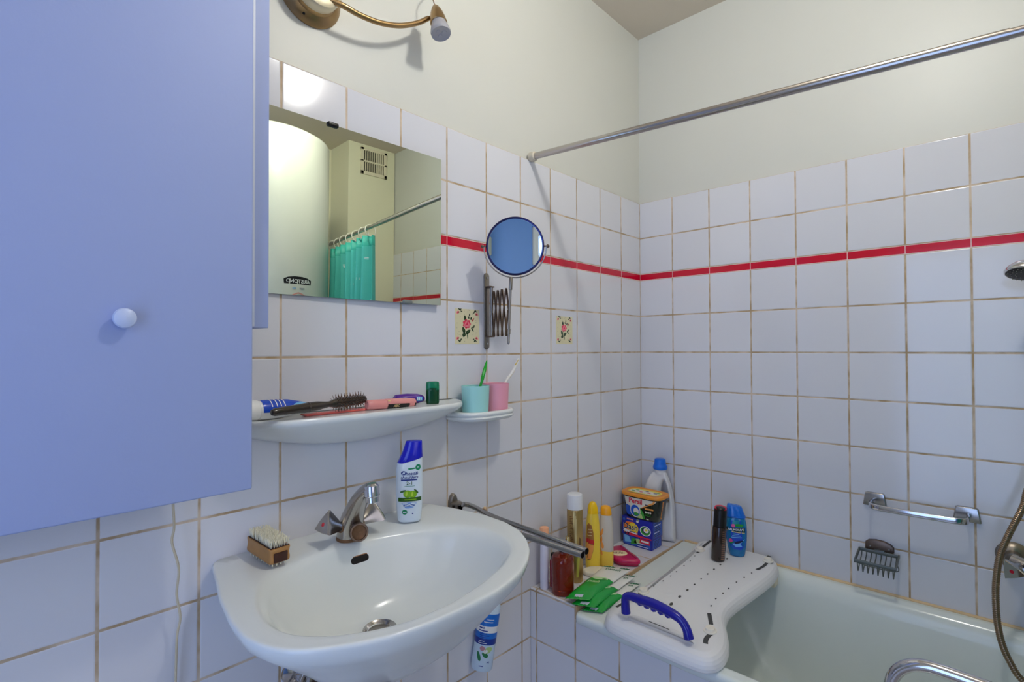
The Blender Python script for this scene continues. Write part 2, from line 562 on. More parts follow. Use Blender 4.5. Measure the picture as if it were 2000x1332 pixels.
# ------------------------------------------------------------------ wall cabinet at the left
M['cab'] = mat('pale_blue_laminate', (160, 174, 218), 0.55, bump=0.08, bscale=120)
M['cab_lit_edge'] = mat('lit_edge_highlight', (206, 212, 228), 0.4)
M['knobp'] = mat('pale_blue_knob', (198, 210, 240), 0.35)
cab = thing('bathroom_cabinet', 'pale blue wall cabinet with one plain door at the left edge', 'cabinet', (-1.83, -.06, .056))
b = nb(); box2(b, (-2.16, -.130, .056), (-1.5775, -.001, 1.05), .0015); obj('carcass', b, M['cab'], cab)
b = nb(); box2(b, (-1.6128, -.1345, .058), (-1.6035, -.1302, 1.04), .001); obj('lit_edge_strip', b, M['cab_lit_edge'], cab, label='paler vertical strip for the edge highlight')  # highlight along the carcass edge, painted as a paler strip
b = nb(); box2(b, (-2.15, -.152, -.224), (-1.6130, -.1315, 1.03), .003, 3); dr = obj('door', b, M['cab'], cab)
b = nb(); lathe(b, [(.0, 0), (.008, 0), (.008, .006), (.0135, .009), (.0150, .013), (.0135, .017), (.008, .020), (0, .0208)], at(240, 622, 'y', -.152), (0, -1, 0), 28, cap0=False, cap1=False); obj('door_knob', b, M['knobp'], dr, base=tuple(at(240, 622, 'y', -.152)), label='round pale knob')
# thin flex hanging below the cabinet
M['flex'] = mat('cream_flex', (214, 200, 170), 0.5)
b = nb(); tube(b, [at(u, v, 'y', y) for u, v, y in ((337, 960, -.030), (338, 985, -.030), (340, 1030, -.03), (336, 1060, -.03), (349, 1110, -.028), (345, 1160, -.027), (352, 1205, -.022), (346, 1240, -.018), (344, 1290, -.014), (343, 1335, -.012), (343, 1400, -.010), (344, 1520, -.008))] + [(-1.70, -.008, -1.0), (-1.705, -.010, -1.2), (-1.70, -.02, -1.297)], .0021, 8, 6)
tag(obj('power_flex', b, M['flex'], None, (-1.69, -.02, -.6)), 'thin cream flex dangling down the tiles from under the pale blue cabinet', 'cable')

# ------------------------------------------------------------------ wall mirror
M['mirror'] = mat('silvered_glass', (234, 242, 232), 0.0, 1.0)
M['glass_edge'] = mat('green_glass_edge', (96, 112, 104), 0.2)
MA, MB_ = -0.0227, -0.0100
mc = V((-1.3, -.012, .2))
nrm = V((math.sin(MA) * math.cos(MB_), -math.cos(MA) * math.cos(MB_), math.sin(MB_)))
def mpt(x, z, off=0.0):
    y = mc.y - (nrm.x * (x - mc.x) + nrm.z * (z - mc.z)) / nrm.y
    return V((x, y, z)) + nrm * off
wm = thing('wall_mirror', 'frameless rectangular wall mirror above the white shelf', 'mirror', (-1.32, 0, .133))
mx0, mx1, mz0, mz1 = -1.5560, -1.0872, .1325, .5205
b = nb()
q = [mpt(mx0, mz0), mpt(mx1, mz0), mpt(mx1, mz1), mpt(mx0, mz1)]
r = [mpt(mx0, mz0, -.005), mpt(mx1, mz0, -.005), mpt(mx1, mz1, -.005), mpt(mx0, mz1, -.005)]
fv = [b.verts.new(p) for p in q]; bv = [b.verts.new(p) for p in r]
b.faces.new(fv).material_index = 0
b.faces.new(bv).material_index = 1
for i in range(4): b.faces.new((fv[i], fv[(i + 1) % 4], bv[(i + 1) % 4], bv[i])).material_index = 1
obj('mirror_glass', b, [M['mirror'], M['glass_edge']], wm, sharp=20)
M['clipgrey'] = mat('grey_clip', (120, 126, 122), 0.4)
for (u, v, m, lab) in ((650, 244, M['black'], 'black top clip'), (796, 590, M['clipgrey'], 'grey lower clip')):
    p = at(u, v, 'y', -.014)
    b = nb(); box(b, (p.x, -.0095, p.z), (.026, .019, .010), .003, 3); obj('mirror_clip', b, m, wm, label=lab)

# ------------------------------------------------------------------ brass spotlight bar
M['bulb'] = mat('frosted_bulb_glass', (196, 196, 204), 0.25, trans=0.35, coat=0.5)
M['satin'] = mat('satin_cream_metal', (226, 214, 186), 0.32, 0.55)
sl = thing('wall_spotlight', 'brass two-arm spotlight on the painted wall above the mirror', 'light', (-1.438, .005, .80))
b = nb(); lathe(b, [(0, 0), (.070, 0), (.071, .004), (.068, .010), (.060, .017), (.054, .021)], (-1.438, .005, .800), (0, -1, 0), 48, cap0=False, cap1=False); lathe(b, [(.055, .019), (.052, .024), (.051, .030)], (-1.438, .005, .800), (0, -1, 0), 48, cap0=False, cap1=False); ba = obj('wall_plate', b, M['brass'], sl)
b = nb(); lathe(b, [(.051, .026), (.051, .048), (.048, .054), (.040, .057), (0, .058)], (-1.438, .005, .800), (0, -1, 0), 48, cap0=False, cap1=False); obj('centre_can', b, M['satin'], sl, label='pale satin centre can')
b = nb(); cyl(b, (-1.459, -.013, .7415), (-1.460, -.0145, .7395), .0028, n=12); obj('plate_screw', b, M['black'], ba)
D = -.055
a1 = [(-1.425, -.046, .775)] + [tuple(at(u, v, 'y', D)) for u, v in ((672, 12), (700, 28), (740, 44), (780, 50), (815, 45), (836, 36))]
b = nb(); tube(b, a1, .0062, 14, 6); obj('arm', b, M['brass'], sl)
a2 = [(-1.45, -.052, .815), (-1.50, -.10, .846), (-1.56, -.11, .872), (-1.62, -.11, .868), (-1.68, -.10, .835)]
b = nb(); tube(b, a2, .0062, 14, 6); obj('arm', b, M['brass'], sl)
def spot(top, bot, nm='spot_head'):
    top, bot = V(top), V(bot); L = (bot - top).length; d = bot - top
    b = nb(); lathe(b, [(.0, 0), (.006, .0), (.010, .006), (.016, .022), (.020, .040), (.0215, .052), (.0205, .053)], top, d, 28, cap0=False, cap1=True)
    h = obj(nm, b, M['brass'], sl)
    b = nb(); lathe(b, [(.0, .050), (.019, .050), (.020, .058), (.0235, .070), (.0255, .080), (.0245, .0845), (.020, .083), (.0, .0815)], top, d, 28, cap0=False, cap1=False)
    for k in range(3):
        a = 2 * PI * k / 3
        mt = ax_mtx(top, d); p = mt @ V((.009 * math.cos(a), .009 * math.sin(a), .0815))
        cyl(b, p, p + d.normalized() * .002, .006, .005, 12)
    obj('spot_bulb', b, M['bulb'], h, base=tuple(bot), label='grey frosted bulb')
p0 = at(850, 12, 'y', D - .012); p1 = at(866, 88, 'y', D - .045)
spot(p0, p1)
b = nb(); tube(b, [a1[-1], tuple(at(845, 33, 'y', D)), tuple(at(853, 30, 'y', D))], .0048, 10, 3); obj('swivel_joint', b, M['brass'], sl)
b = nb(); tube(b, [tuple(at(850, 13, 'y', D)), tuple(at(846, 0, 'y', D)), tuple(at(841, -14, 'y', D + .01)), tuple(at(848, -30, 'y', D + .03)), (-1.2, -.03, .93), (-1.38, -.03, .86)], .0016, 6, 5); obj('lead_wire', b, M['brown_metal'], sl)
q0 = V((-1.475, -.185, .835)); q1 = at(657, 18, 'y', -.17)
spot(q0 + (q0 - q1).normalized() * .02, q1)
b = nb(); tube(b, [a2[0], (-1.47, -.12, .85), tuple(q0)], .0048, 10, 4); obj('swivel_joint', b, M['brass'], sl)

# ------------------------------------------------------------------ extending shaving mirror
M['blue_rim'] = mat('dark_blue_rim', (44, 46, 92), 0.25, 0.8)
sm = thing('shaving_mirror', 'round shaving mirror on a tarnished scissor arm beside the rose sticker', 'mirror', (-.902, 0, .13))
b = nb()
pl_ = [(x, z) for x, z in rrect(.020, .224, .0099, 6, (-.9035, .1265))]
mtx = Matrix(((1, 0, 0, 0), (0, 0, -1, 0), (0, 1, 0, 0), (0, 0, 0, 1)))
slab(b, pl_, 0, .004, 0, .0015, 3, mtx)
wp = obj('wall_bracket', b, M['nickel'], sm)
for z in (.2245, .0315):
    b = nb(); cyl(b, (-.9035, -.003, z), (-.9035, -.006, z), .0032, n=12); obj('screw', b, M['chrome_worn'], wp)
for z in (.197, .052):
    b = nb(); box(b, (-.900, -.012, z), (.018, .022, .004), .0008); obj('bracket_lug', b, M['brown_metal'], sm)
b = nb(); cyl(b, (-.899, -.018, .050), (-.899, -.018, .199), .0046, n=16); obj('pivot_rod', b, M['nickel'], sm)
rod = at(995, 600, 'y', -.13)
pa, pb = V((-.899, -.020, 0)), V((rod.x, rod.y + .004, 0))
dirh = (pb - pa); Lh = dirh.length; dh = dirh / Lh; side = V((-dh.y, dh.x, 0))
NS = 4
zt, zb = .178, .056
zm = (zt + zb) / 2
def bar(a, c, off):
    a, c = V(a) + side * off, V(c) + side * off
    b = nb()
    d = (c - a); L = d.length; m4 = Matrix((d.normalized(), side.cross(d.normalized()), side)).transposed().to_4x4(); m4.translation = (a + c) / 2
    slab(b, rrect(L + .010, .0085, .0042, 4), -.0010, .0010, 0, .0004, 2, m4)
    return b
def strut_pt(t, z): return pa + dirh * t + V((0, 0, z))
for k in range(NS + 1):
    t0, t1 = (k - .5) / NS, (k + .5) / NS
    c0, c1 = max(0, t0), min(1, t1)
    # each long bar runs from top of one joint to the bottom of the next
    z_a = zt if k > 0 else zm; z_b = zb if k < NS else zm
    za, zc = (zt - (c0 - t0) * NS * (zt - zb)), (zb + (t1 - c1) * NS * (zt - zb))
    obj('scissor_bar', bar(strut_pt(c0, za), strut_pt(c1, zc), .0016), M['brown_metal'], sm)
    obj('scissor_bar', bar(strut_pt(c0, zt + zb - za), strut_pt(c1, zt + zb - zc), -.0016), M['brown_metal'], sm)
top = at(998, 541, 'y', -.13); low = at(993, 668, 'y', -.13)
b = nb(); tube(b, [top, low], .0034, 12, 1); cyl(b, top, top + (low - top) * .2, .0050, n=14, bev=.001); cyl(b, top + (low - top) * .80, top + (low - top) * .88, .0046, n=14); lathe(b, [(0, 0), (.0036, .002), (.0042, .006), (.003, .011), (0, .013)], low + V((0, 0, .006)), (0, 0, -1), 12, cap0=False, cap1=False)
obj('mirror_stem', b, M['nickel'], sm)
mcn = at(1006, 481, 'y', -.135)
tocam = (CAM - mcn).normalized()
MN = (tocam + V((0.02, .03, .10))).normalized()
Rm = .0785
hx = V((0, 0, 1)).cross(MN).normalized(); hv = MN.cross(hx).normalized()
mm = Matrix((hx, hv, MN)).transposed().to_4x4(); mm.translation = mcn
b = nb(); lathe(b, [(Rm - .004, -.006), (Rm, -.006), (Rm + .0012, -.002), (Rm + .0012, .003), (Rm - .001, .0052), (Rm - .0045, .0045), (Rm - .0045, .002)], n=72, mtx=mm, cap0=False, cap1=False); lathe(b, [(0, -.0075), (Rm - .02, -.0075), (Rm - .004, -.006)], n=72, mtx=mm, cap0=False, cap1=False)
obj('mirror_rim', b, M['blue_rim'], sm, label='dark bluish metal rim')
b = nb(); rc = .62   # concave magnifying glass
prof = [(0.0001, .0022 - Rm * Rm / (2 * rc))] + [((Rm - .004) * k / 12, .0022 - (Rm * Rm - ((Rm - .004) * k / 12) ** 2) / (2 * rc)) for k in range(1, 13)]
lathe(b, prof, n=72, mtx=mm, cap0=False, cap1=False); obj('mirror_glass', b, M['mirror'], sm, sharp=None)
b = nb()
Ry = Rm + .0070
yk = [mm @ V((Ry * math.cos(a), Ry * math.sin(a), 0)) for a in [math.radians(-180 + 180 * k / 24) + math.radians(-4) * 0 for k in range(25)]]
tube(b, yk, .0017, 10, 2); obj('yoke', b, M['chrome_worn'], sm)
for s in (-1, 1):
    b = nb(); p = mm @ V((s * (Rm), 0, 0)); qv = mm @ V((s * (Ry + .006), 0, 0)); cyl(b, p, qv, .0022, n=12); lathe(b, [(0, 0), (.0045, .001), (.005, .004), (.003, .008), (0, .009)], mm @ V((s * (Ry), 0, 0)), hx * s, 14, cap0=False, cap1=False)
    obj('pivot_screw', b, M['brown_metal'], sm)

# ------------------------------------------------------------------ rose transfers on two tiles
M['st_bg'] = mat('cream_transfer', (226, 218, 178), 0.3, noise=0.05, nscale=60)
M['st_leaf'] = mat('dark_leaf_ink', (36, 58, 32), 0.35)
M['st_leaf2'] = mat('mid_leaf_ink', (84, 112, 62), 0.35)
M['st_red'] = mat('rose_ink', (232, 54, 88), 0.35)
M['st_pink'] = mat('pink_ink', (248, 138, 148), 0.35)
M['st_brown'] = mat('bud_ink', (172, 74, 66), 0.35)
M['st_grey'] = mat('grey_fleck_ink', (168, 164, 136), 0.35)
def leaf(cx, cy, L, W, ang):
    a = math.radians(ang); pts = []
    for k in range(14):
        t = 2 * PI * k / 14
        x = L / 2 * math.cos(t); y = W / 2 * math.sin(t) * (1 - .25 * math.cos(t))
        pts.append((cx + x * math.cos(a) - y * math.sin(a), cy + x * math.sin(a) + y * math.cos(a)))
    return pts
def sticker(x0, x1, z0, z1, label):
    W, H = x1 - x0, z1 - z0
    t = thing('rose_sticker', label, 'sticker', ((x0 + x1) / 2, 0, z0), 'rose stickers on the tiles')
    def mp(off): return lambda s, u: V((x0 + s * W, -.0004 - off, z0 + u * H))
    b = nb(); box2(b, (x0, -.0005, z0), (x1, .0005, z1)); bg = obj('backing_film', b, M['st_bg'], t)
    g, rd = nb(), nb()
    A = mp(.0002)
    # coordinates as fractions of the sticker (s right, u up)
    for (cx, cy, L, W_, an) in ((.40, .745, .15, .09, 100), (.585, .835, .09, .05, 85), (.545, .76, .09, .05, 125), (.65, .735, .09, .06, 70),
                                (.345, .40, .19, .11, 115), (.53, .355, .21, .10, 30), (.365, .265, .15, .11, 20), (.69, .47, .11, .055, 50), (.77, .51, .10, .05, 70), (.72, .40, .11, .05, -55)):
        art_poly(g, leaf(cx, cy, L, W_, an), A, mi=0)
    art_poly(g, [(.475, .33), (.50, .28), (.52, .19), (.505, .13), (.49, .19), (.465, .28), (.44, .33)], A, mi=1)
    art_poly(g, leaf(.34, .40, .10, .025, 115), mp(.0003), mi=1); art_poly(g, leaf(.53, .36, .11, .025, 30), mp(.0003), mi=1); art_poly(g, leaf(.365, .27, .07, .02, 20), mp(.0003), mi=1)
    for (cx, cy, sx, sy) in ((.16, .93, 1, -1), (.86, .90, -1, -1), (.15, .14, 1, 1), (.86, .14, -1, 1)):
        art_poly(g, leaf(cx + .06 * sx, cy - .045 * sy, .09, .045, 50), A, mi=0); art_poly(g, leaf(cx + .01 * sx, cy - .05 * sy, .09, .04, -40), A, mi=0); art_poly(g, leaf(cx + .10 * sx, cy - .0 * sy, .08, .03, 10), A, mi=0)
    rnd = random.Random(3)
    for k in range(26):
        a = rnd.random() * 2 * PI; rr = rnd.uniform(.34, .46)
        art_poly(g, leaf(.48 + rr * math.cos(a) * .95, .52 + rr * math.sin(a), .035, .014, rnd.uniform(40, 90)), A, mi=2)
    obj('leaf_print', g, [M['st_leaf'], M['st_leaf2'], M['st_grey']], t, sharp=None, label='printed dark green leaves')
    B_ = mp(.0004)
    art_poly(rd, [(.47 + (.155 + .018 * math.cos(7 * a)) * math.cos(a), .575 + (.125 + .014 * math.cos(7 * a)) * math.sin(a)) for a in [2 * PI * k / 42 for k in range(42)]], B_, mi=0)
    C_ = mp(.0005)
    for (cx, cy, L, W_, an) in ((.44, .62, .15, .06, 60), (.53, .60, .15, .06, 120), (.48, .515, .20, .05, 5), (.375, .53, .12, .05, 110), (.585, .53, .12, .05, 70), (.49, .67, .12, .03, 0)):
        art_poly(rd, leaf(cx, cy, L, W_, an), C_, mi=1)
    for (cx, cy, L, W_, an) in ((.47, .60, .08, .02, 80), (.51, .57, .08, .02, 100), (.49, .48, .14, .015, 0)):
        art_poly(rd, leaf(cx, cy, L, W_, an), mp(.0006), mi=0)
    art_poly(rd, leaf(.73, .70, .15, .045, 45), B_, mi=2)
    for (cx, cy) in ((.11, .895), (.89, .86), (.10, .165), (.89, .165)):
        art_poly(rd, leaf(cx, cy, .12, .075, 25 if cx < .5 else -25), B_, mi=1); art_poly(rd, leaf(cx + (.02 if cx < .5 else -.02), cy, .08, .05, 20), C_, mi=2)
    obj('rose_print', rd, [M['st_red'], M['st_pink'], M['st_brown']], t, sharp=None, label='printed pink rose and buds')
sticker(-1.0235, -.9315, .0300, .1290, 'rose sticker on the tile between mirror edge and scissor arm, partly in its shadow')
sticker(-.5730, -.4810, .0320, .1270, 'rose sticker on the tile nearer the room corner, right of the scissor arm')
# ------------------------------------------------------------------ porcelain shelf under the mirror
SZ = -.120
shelf = thing('porcelain_shelf', 'white porcelain wall shelf crowded with toiletries under the mirror', 'shelf', (-1.32, 0, -.19))
out = [(-1.030, -.001), (-1.036, -.022), (-1.050, -.055), (-1.072, -.085), (-1.11, -.106), (-1.17, -.115), (-1.25, -.118), (-1.33, -.119), (-1.41, -.118), (-1.47, -.115), (-1.53, -.106), (-1.568, -.085), (-1.590, -.055), (-1.604, -.022), (-1.610, -.001)]
front = [(p.x, p.y) for p in spline([(x, y, 0) for x, y in out], 5)]
def shelf_ring(sx, sy, z):
    c = -1.32
    return [V((c + (x - c) * sx, min(-.001, y * sy), z(x) if callable(z) else z)) for x, y in front]
zb_ = lambda f: (lambda x: SZ - .012 - f * (.064 * (1 - ((x + 1.32) / .30) ** 2 * .55)))
rings = [shelf_ring(.80, .06, zb_(1.0)), shelf_ring(.87, .30, zb_(.86)), shelf_ring(.93, .58, zb_(.56)), shelf_ring(.975, .84, zb_(.22)), shelf_ring(.996, .96, SZ - .014), shelf_ring(1.0, .992, SZ - .010), shelf_ring(1.0, 1.0, SZ - .005), shelf_ring(.998, .99, SZ - .001), shelf_ring(.992, .965, SZ + .001), shelf_ring(.984, .93, SZ), shelf_ring(.978, .90, SZ - .0002), shelf_ring(.90, .5, SZ - .0002), shelf_ring(.86, .06, SZ - .0002), shelf_ring(.84, .0, SZ - .0002)]
b = nb(); loft(b, rings, True, True, True); obj('shelf_body', b, M['porcelain'], shelf, sharp=50)

# toothpaste tube lying at the left end
M['tp_blue'] = mat('toothpaste_blue', (22, 72, 196), 0.25)
M['tp_light'] = mat('toothpaste_light_blue', (108, 180, 226), 0.3)
def on_shelf(u, v, h=0.0): return at(u, v, 'z', SZ + h)
tpc = on_shelf(500, 812)
tp = thing('toothpaste_tube', 'white and blue toothpaste tube lying at the left end of the shelf', 'toothpaste', (tpc.x, tpc.y, SZ))
A = V((-1.605, -.054, SZ + .0205)); Bq = V((-1.445, -.040, SZ + .017)); dq = (Bq - A).normalized()
sd = V((-dq.y, dq.x, 0)).normalized(); upq = dq.cross(sd) * -1
upq = V((0, 0, 1))
def tp_ring(t, w, h, z): return [A.lerp(Bq, t) * 1.0 + V((0, 0, z)) + sd * (w * math.cos(2 * PI * k / 24)) + upq * (h * math.sin(2 * PI * k / 24)) for k in range(24)]
b = nb(); loft(b, [tp_ring(t, w, h, z) for t, w, h, z in ((-.16, .0180, .0185, -.0015), (-.14, .0190, .0195, -.0005), (.22, .0195, .0200, 0), (.235, .0180, .0188, 0))]); obj('cap', b, M['white'], tp)
b = nb(); loft(b, [tp_ring(t, w, h, z) for t, w, h, z in ((.236, .0185, .0190, -.0005), (.30, .0200, .0195, -.0005), (.45, .0200, .0190, -.0003), (.62, .0205, .0170, .0005), (.8, .0215, .0105, .001), (.95, .0225, .0035, .0012), (1.0, .0230, .0012, .001))]); obj('tube_body', b, M['white'], tp)
b = nb()
def tp_surf(t, phi, off=.0004):
    prof = ((.236, .0185, .0190, -.0005), (.30, .0200, .0195, -.0005), (.45, .0200, .0190, -.0003), (.62, .0205, .0170, .0005), (.8, .0215, .0105, .001), (.95, .0225, .0035, .0012), (1.0, .0230, .0012, .001))
    for p, q_ in zip(prof, prof[1:]):
        if p[0] <= t <= q_[0]:
            s = (t - p[0]) / (q_[0] - p[0]); w, h, z = [p[i] + (q_[i] - p[i]) * s for i in (1, 2, 3)]; break
    return A.lerp(Bq, t) + V((0, 0, z)) - sd * ((w + off) * math.cos(phi)) + upq * ((h + off) * math.sin(phi))
# label wraps the side that faces the room
art_rect(b, .26, .96, math.radians(-10), math.radians(150), lambda s, t: tp_surf(s, t), 24, 12, mi=0)
art_poly(b, [(.62, math.radians(-9)), (.70, math.radians(-9)), (.80, math.radians(35)), (.92, math.radians(80)), (.74, math.radians(60)), (.64, math.radians(30))], lambda s, t: tp_surf(s, t, .0008), 2, mi=1)
for k, s0 in enumerate((.36, .42, .47, .52)):
    art_rect(b, s0, s0 + .012, math.radians(20), math.radians(80 + 8 * (k % 2)), lambda s, t: tp_surf(s, t, .0008), 1, 8, mi=2)
obj('printed_label', b, [M['tp_blue'], M['tp_light'], M['white']], tp, sharp=None, label='blue printed label')

# round hairbrush
M['hb'] = mat('dark_brown_lacquer', (46, 34, 24), 0.25, coat=0.4)
M['hb_b'] = mat('brown_bristle', (92, 60, 40), 0.5)
hA = at(530, 806, 'y', -.104); hA.z = max(hA.z, SZ + .0075); hB = at(713, 779, 'y', -.058)
hb = thing('round_hairbrush', 'dark brown round hairbrush lying across the middle of the shelf', 'hairbrush', (hA.x, hA.y, SZ))
dv = hB - hA; Lb = dv.length
prof = [(0, .0), (.0055, .001), (.0076, .006), (.0080, .02), (.0088, .05), (.0098, .075), (.0094, .095), (.0070, .112), (.0058, .122), (.0080, .132)]
b = nb(); lathe(b, [(r, h * Lb / .215) for r, h in prof], hA, dv, 24, cap0=False, cap1=True); lathe(b, [(.0090, .072 * Lb / .215), (.0104, .075 * Lb / .215), (.0090, .078 * Lb / .215)], hA, dv, 24, cap0=False, cap1=False)
obj('handle', b, M['hb'], hb)
b = nb(); lathe(b, [(.0080, .131 * Lb / .215), (.0092, .136 * Lb / .215), (.0092, .205 * Lb / .215), (.0085, .212 * Lb / .215), (.005, .216 * Lb / .215), (0, .217 * Lb / .215)], hA, dv, 24, cap0=True, cap1=False); obj('barrel', b, M['hb'], hb)
b = nb(); mt = ax_mtx(hA, dv); rnd = random.Random(5)
for i in range(19):
    for k in range(12):
        a = 2 * PI * (k + .5 * (i % 2)) / 12; h = (.1385 + .066 * i / 18) * Lb / .215
        p = mt @ V((.0088 * math.cos(a), .0088 * math.sin(a), h)); q_ = mt @ V((.0190 * math.cos(a), .0190 * math.sin(a), h + rnd.uniform(-.0008, .0008)))
        if q_.z < SZ + .001: q_.z = SZ + .001
        cyl(b, p, q_, .0005, .0003, 5)
o = obj('bristles', b, M['hb_b'], hb, sharp=None); o['kind'] = 'stuff'

# coral comb along the shelf's front edge
M['coral'] = mat('coral_plastic', (255, 118, 108), 0.25)
c0, c1 = on_shelf(598, 812, .002), on_shelf(742, 797, .002)
dc = (c1 - c0); sdc = V((-dc.y, dc.x, 0)).normalized()
cb_ = thing('coral_comb', 'coral pink comb lying flat under the hairbrush at the front edge of the shelf', 'comb', (c0.x, c0.y, SZ))
b = nb(); Lc = dc.length; m4 = Matrix((dc.normalized(), sdc, V((0, 0, 1)))).transposed().to_4x4(); m4.translation = (c0 + c1) / 2 + sdc * .006 + V((0, 0, -.0018))
slab(b, rrect(Lc, .011, .005, 5), .0, .0042, .0012, .0014, 3, m4); obj('spine', b, M['coral'], cb_)
b = nb()
for k in range(44):
    x = -Lc / 2 + .008 + (Lc - .016) * k / 43
    box(b, (x, .014, .002), (.0011, .020, .0026), 0, 1, m4)
box(b, (Lc / 2 - .006, .012, .002), (.008, .022, .003), .001, 2, m4); box(b, (-Lc / 2 + .006, .012, .002), (.008, .022, .003), .001, 2, m4)
obj('teeth', b, M['coral'], cb_, sharp=None)

# rose pink mascara
M['rose'] = mat('rose_pink_lacquer', (226, 146, 142), 0.22, coat=0.5)
M['gold'] = mat('gold_print', (226, 196, 140), 0.3, 0.6)
m0, m1 = V((-1.312, -.060, SZ + .0125)), V((-1.190, -.068, SZ + .0125))
m0 = at(716, 790, 'y', -.066); m1 = at(809, 785, 'y', -.066)
dm = m1 - m0; Lm = dm.length
ms = thing('mascara_tube', 'rose pink mascara tube with a black printed band lying right of the hairbrush', 'mascara', ((m0.x + m1.x) / 2, -.066, SZ))
zf = max(0, SZ + .0118 - min(m0.z, m1.z)); m0.z = m1.z = SZ + .0122
b = nb(); lathe(b, [(0, 0), (.0085, .0), (.0102, .002), (.0112, .012), (.0116, Lm * .36), (.0110, Lm * .365)], m0, dm, 28, cap0=False, cap1=True); obj('cap', b, M['rose'], ms)
b = nb(); lathe(b, [(.0110, Lm * .366), (.0120, Lm * .372), (.0120, Lm * .7), (.0108, Lm * .94), (.0098, Lm * .995), (.0085, Lm), (0, Lm)], m0, dm, 28, cap0=True, cap1=False); obj('tube_body', b, M['rose'], ms)
b = nb(); mtm = ax_mtx(m0, dm, (0, 0, 1))
def ms_surf(h, a, off=.0003):
    r = .0120 if h < Lm * .7 else .0120 - (.0022) * (h - Lm * .7) / (Lm * .3)
    return mtm @ V(((r + off) * math.cos(a), (r + off) * math.sin(a), h))
# the side facing the room: local x of ax_mtx points to up x d
xs = frame(dm, (0, 0, 1))[0]
sgn = 1 if xs.y < 0 else -1
ac = 0 if sgn > 0 else PI
ydir = frame(dm, (0, 0, 1))[1]
fl = 1 if ydir.z > 0 else -1
art_rect(b, Lm * .375, Lm * .99, -1.0, .02, lambda s, t: ms_surf(s, ac + sgn * fl * t), 12, 8, mi=0)
art_text(b, 'ABC', .0085, Lm * .56, -.0, lambda s, t: ms_surf(s, ac + sgn * fl * (t / .012 - .40), .0007), bold=.02, mi=1)
art_rect(b, Lm * .38, Lm * .43, .55, .85, lambda s, t: ms_surf(s, ac + sgn * fl * t), 4, 3, mi=1)
obj('printed_band', b, [M['black'], M['gold']], ms, sharp=None, label='black band with gold lettering')

# purple tube behind it
M['purple'] = mat('purple_plastic', (82, 22, 140), 0.3)
M['cyan'] = mat('cyan_print', (74, 168, 224), 0.3)
p0, p1 = V((-1.215, -.040, SZ + .012)), V((-1.092, -.060, SZ + .010))
p1 = at(829, 786, 'y', -.048); p0 = at(770, 786, 'y', -.030)
p0.z = SZ + .0155; p1.z = SZ + .0135
pu = thing('purple_tube', 'purple tube with a light blue print behind the mascara, next to the green stick', 'tube', ((p0.x + p1.x) / 2, -.045, SZ))
dp = p1 - p0; Lp = dp.length; ps = V((-dp.y, dp.x, 0)).normalized()
def pu_ring(t, w, h): return [p0 + dp * t + ps * (w * math.cos(2 * PI * k / 24)) + V((0, 0, h * math.sin(2 * PI * k / 24))) for k in range(24)]
b = nb(); loft(b, [pu_ring(t, w, h) for t, w, h in ((0, .012, .0045), (.05, .0135, .0105), (.4, .014, .0130), (.75, .0138, .0120), (.9, .012, .009), (.97, .008, .0055), (1.0, .0025, .002))]); obj('tube_body', b, M['purple'], pu)
b = nb()
def pu_surf(t, a, off=.0005):
    w = .0138; h = .0120 - max(0, t - .75) * .02
    return p0 + dp * t - ps * ((w + off) * math.cos(a)) + V((0, 0, (h + off) * math.sin(a)))
art_rect(b, .66, .86, math.radians(-25), math.radians(28), pu_surf, 6, 6, mi=0)
for k in range(3): art_rect(b, .68 + .055 * k, .71 + .055 * k, math.radians(-15), math.radians(18), lambda s, t: pu_surf(s, t, .0009), 1, 4, mi=1)
obj('printed_patch', b, [M['cyan'], M['white']], pu, sharp=None, label='light blue printed patch')

# green deodorant stick
M['gr_cap'] = mat('green_cap', (16, 122, 82), 0.22)
M['gr_body'] = mat('dark_green_body', (4, 66, 30), 0.18)
g0 = at(845, 785, 'y', -.062); g0.z = SZ
gs = thing('deodorant_stick', 'green deodorant stick standing at the right end of the shelf', 'deodorant', (g0.x, g0.y, SZ))
yaw = math.radians(-38)
mg = Matrix.Translation(g0) @ Matrix.Rotation(yaw, 4, 'Z')
gw, gd = .0165, .0105
def g_ring(z, s): return [mg @ V((gw * s * math.copysign(abs(math.cos(t)) ** .6, math.cos(t)), gd * s * math.copysign(abs(math.sin(t)) ** .7, math.sin(t)), z)) for t in [2 * PI * k / 36 for k in range(36)]]
b = nb(); loft(b, [g_ring(z, s) for z, s in ((0, .93), (.002, .97), (.006, .99), (.034, 1.0), (.0342, .97))]); obj('body', b, M['gr_body'], gs)
b = nb(); loft(b, [g_ring(z, s) for z, s in ((.0343, .985), (.0346, 1.0), (.046, 1.0), (.052, .97), (.0545, .90), (.0555, .7))]); obj('cap', b, M['gr_cap'], gs)
b = nb()
def gsurf(s, t): 
    c = max(-1, min(1, s / gw)); y = -gd * (1 - abs(c) ** (2 / .6)) ** (.35)
    return mg @ V((s, y - .0005, t))
art_poly(b, [(.0145 * math.cos(a), .0335 + .0065 * math.sin(a)) for a in [PI * k / 14 for k in range(15)]], gsurf, 2); obj('cap_arch', b, M['gr_body'], gs, sharp=None)

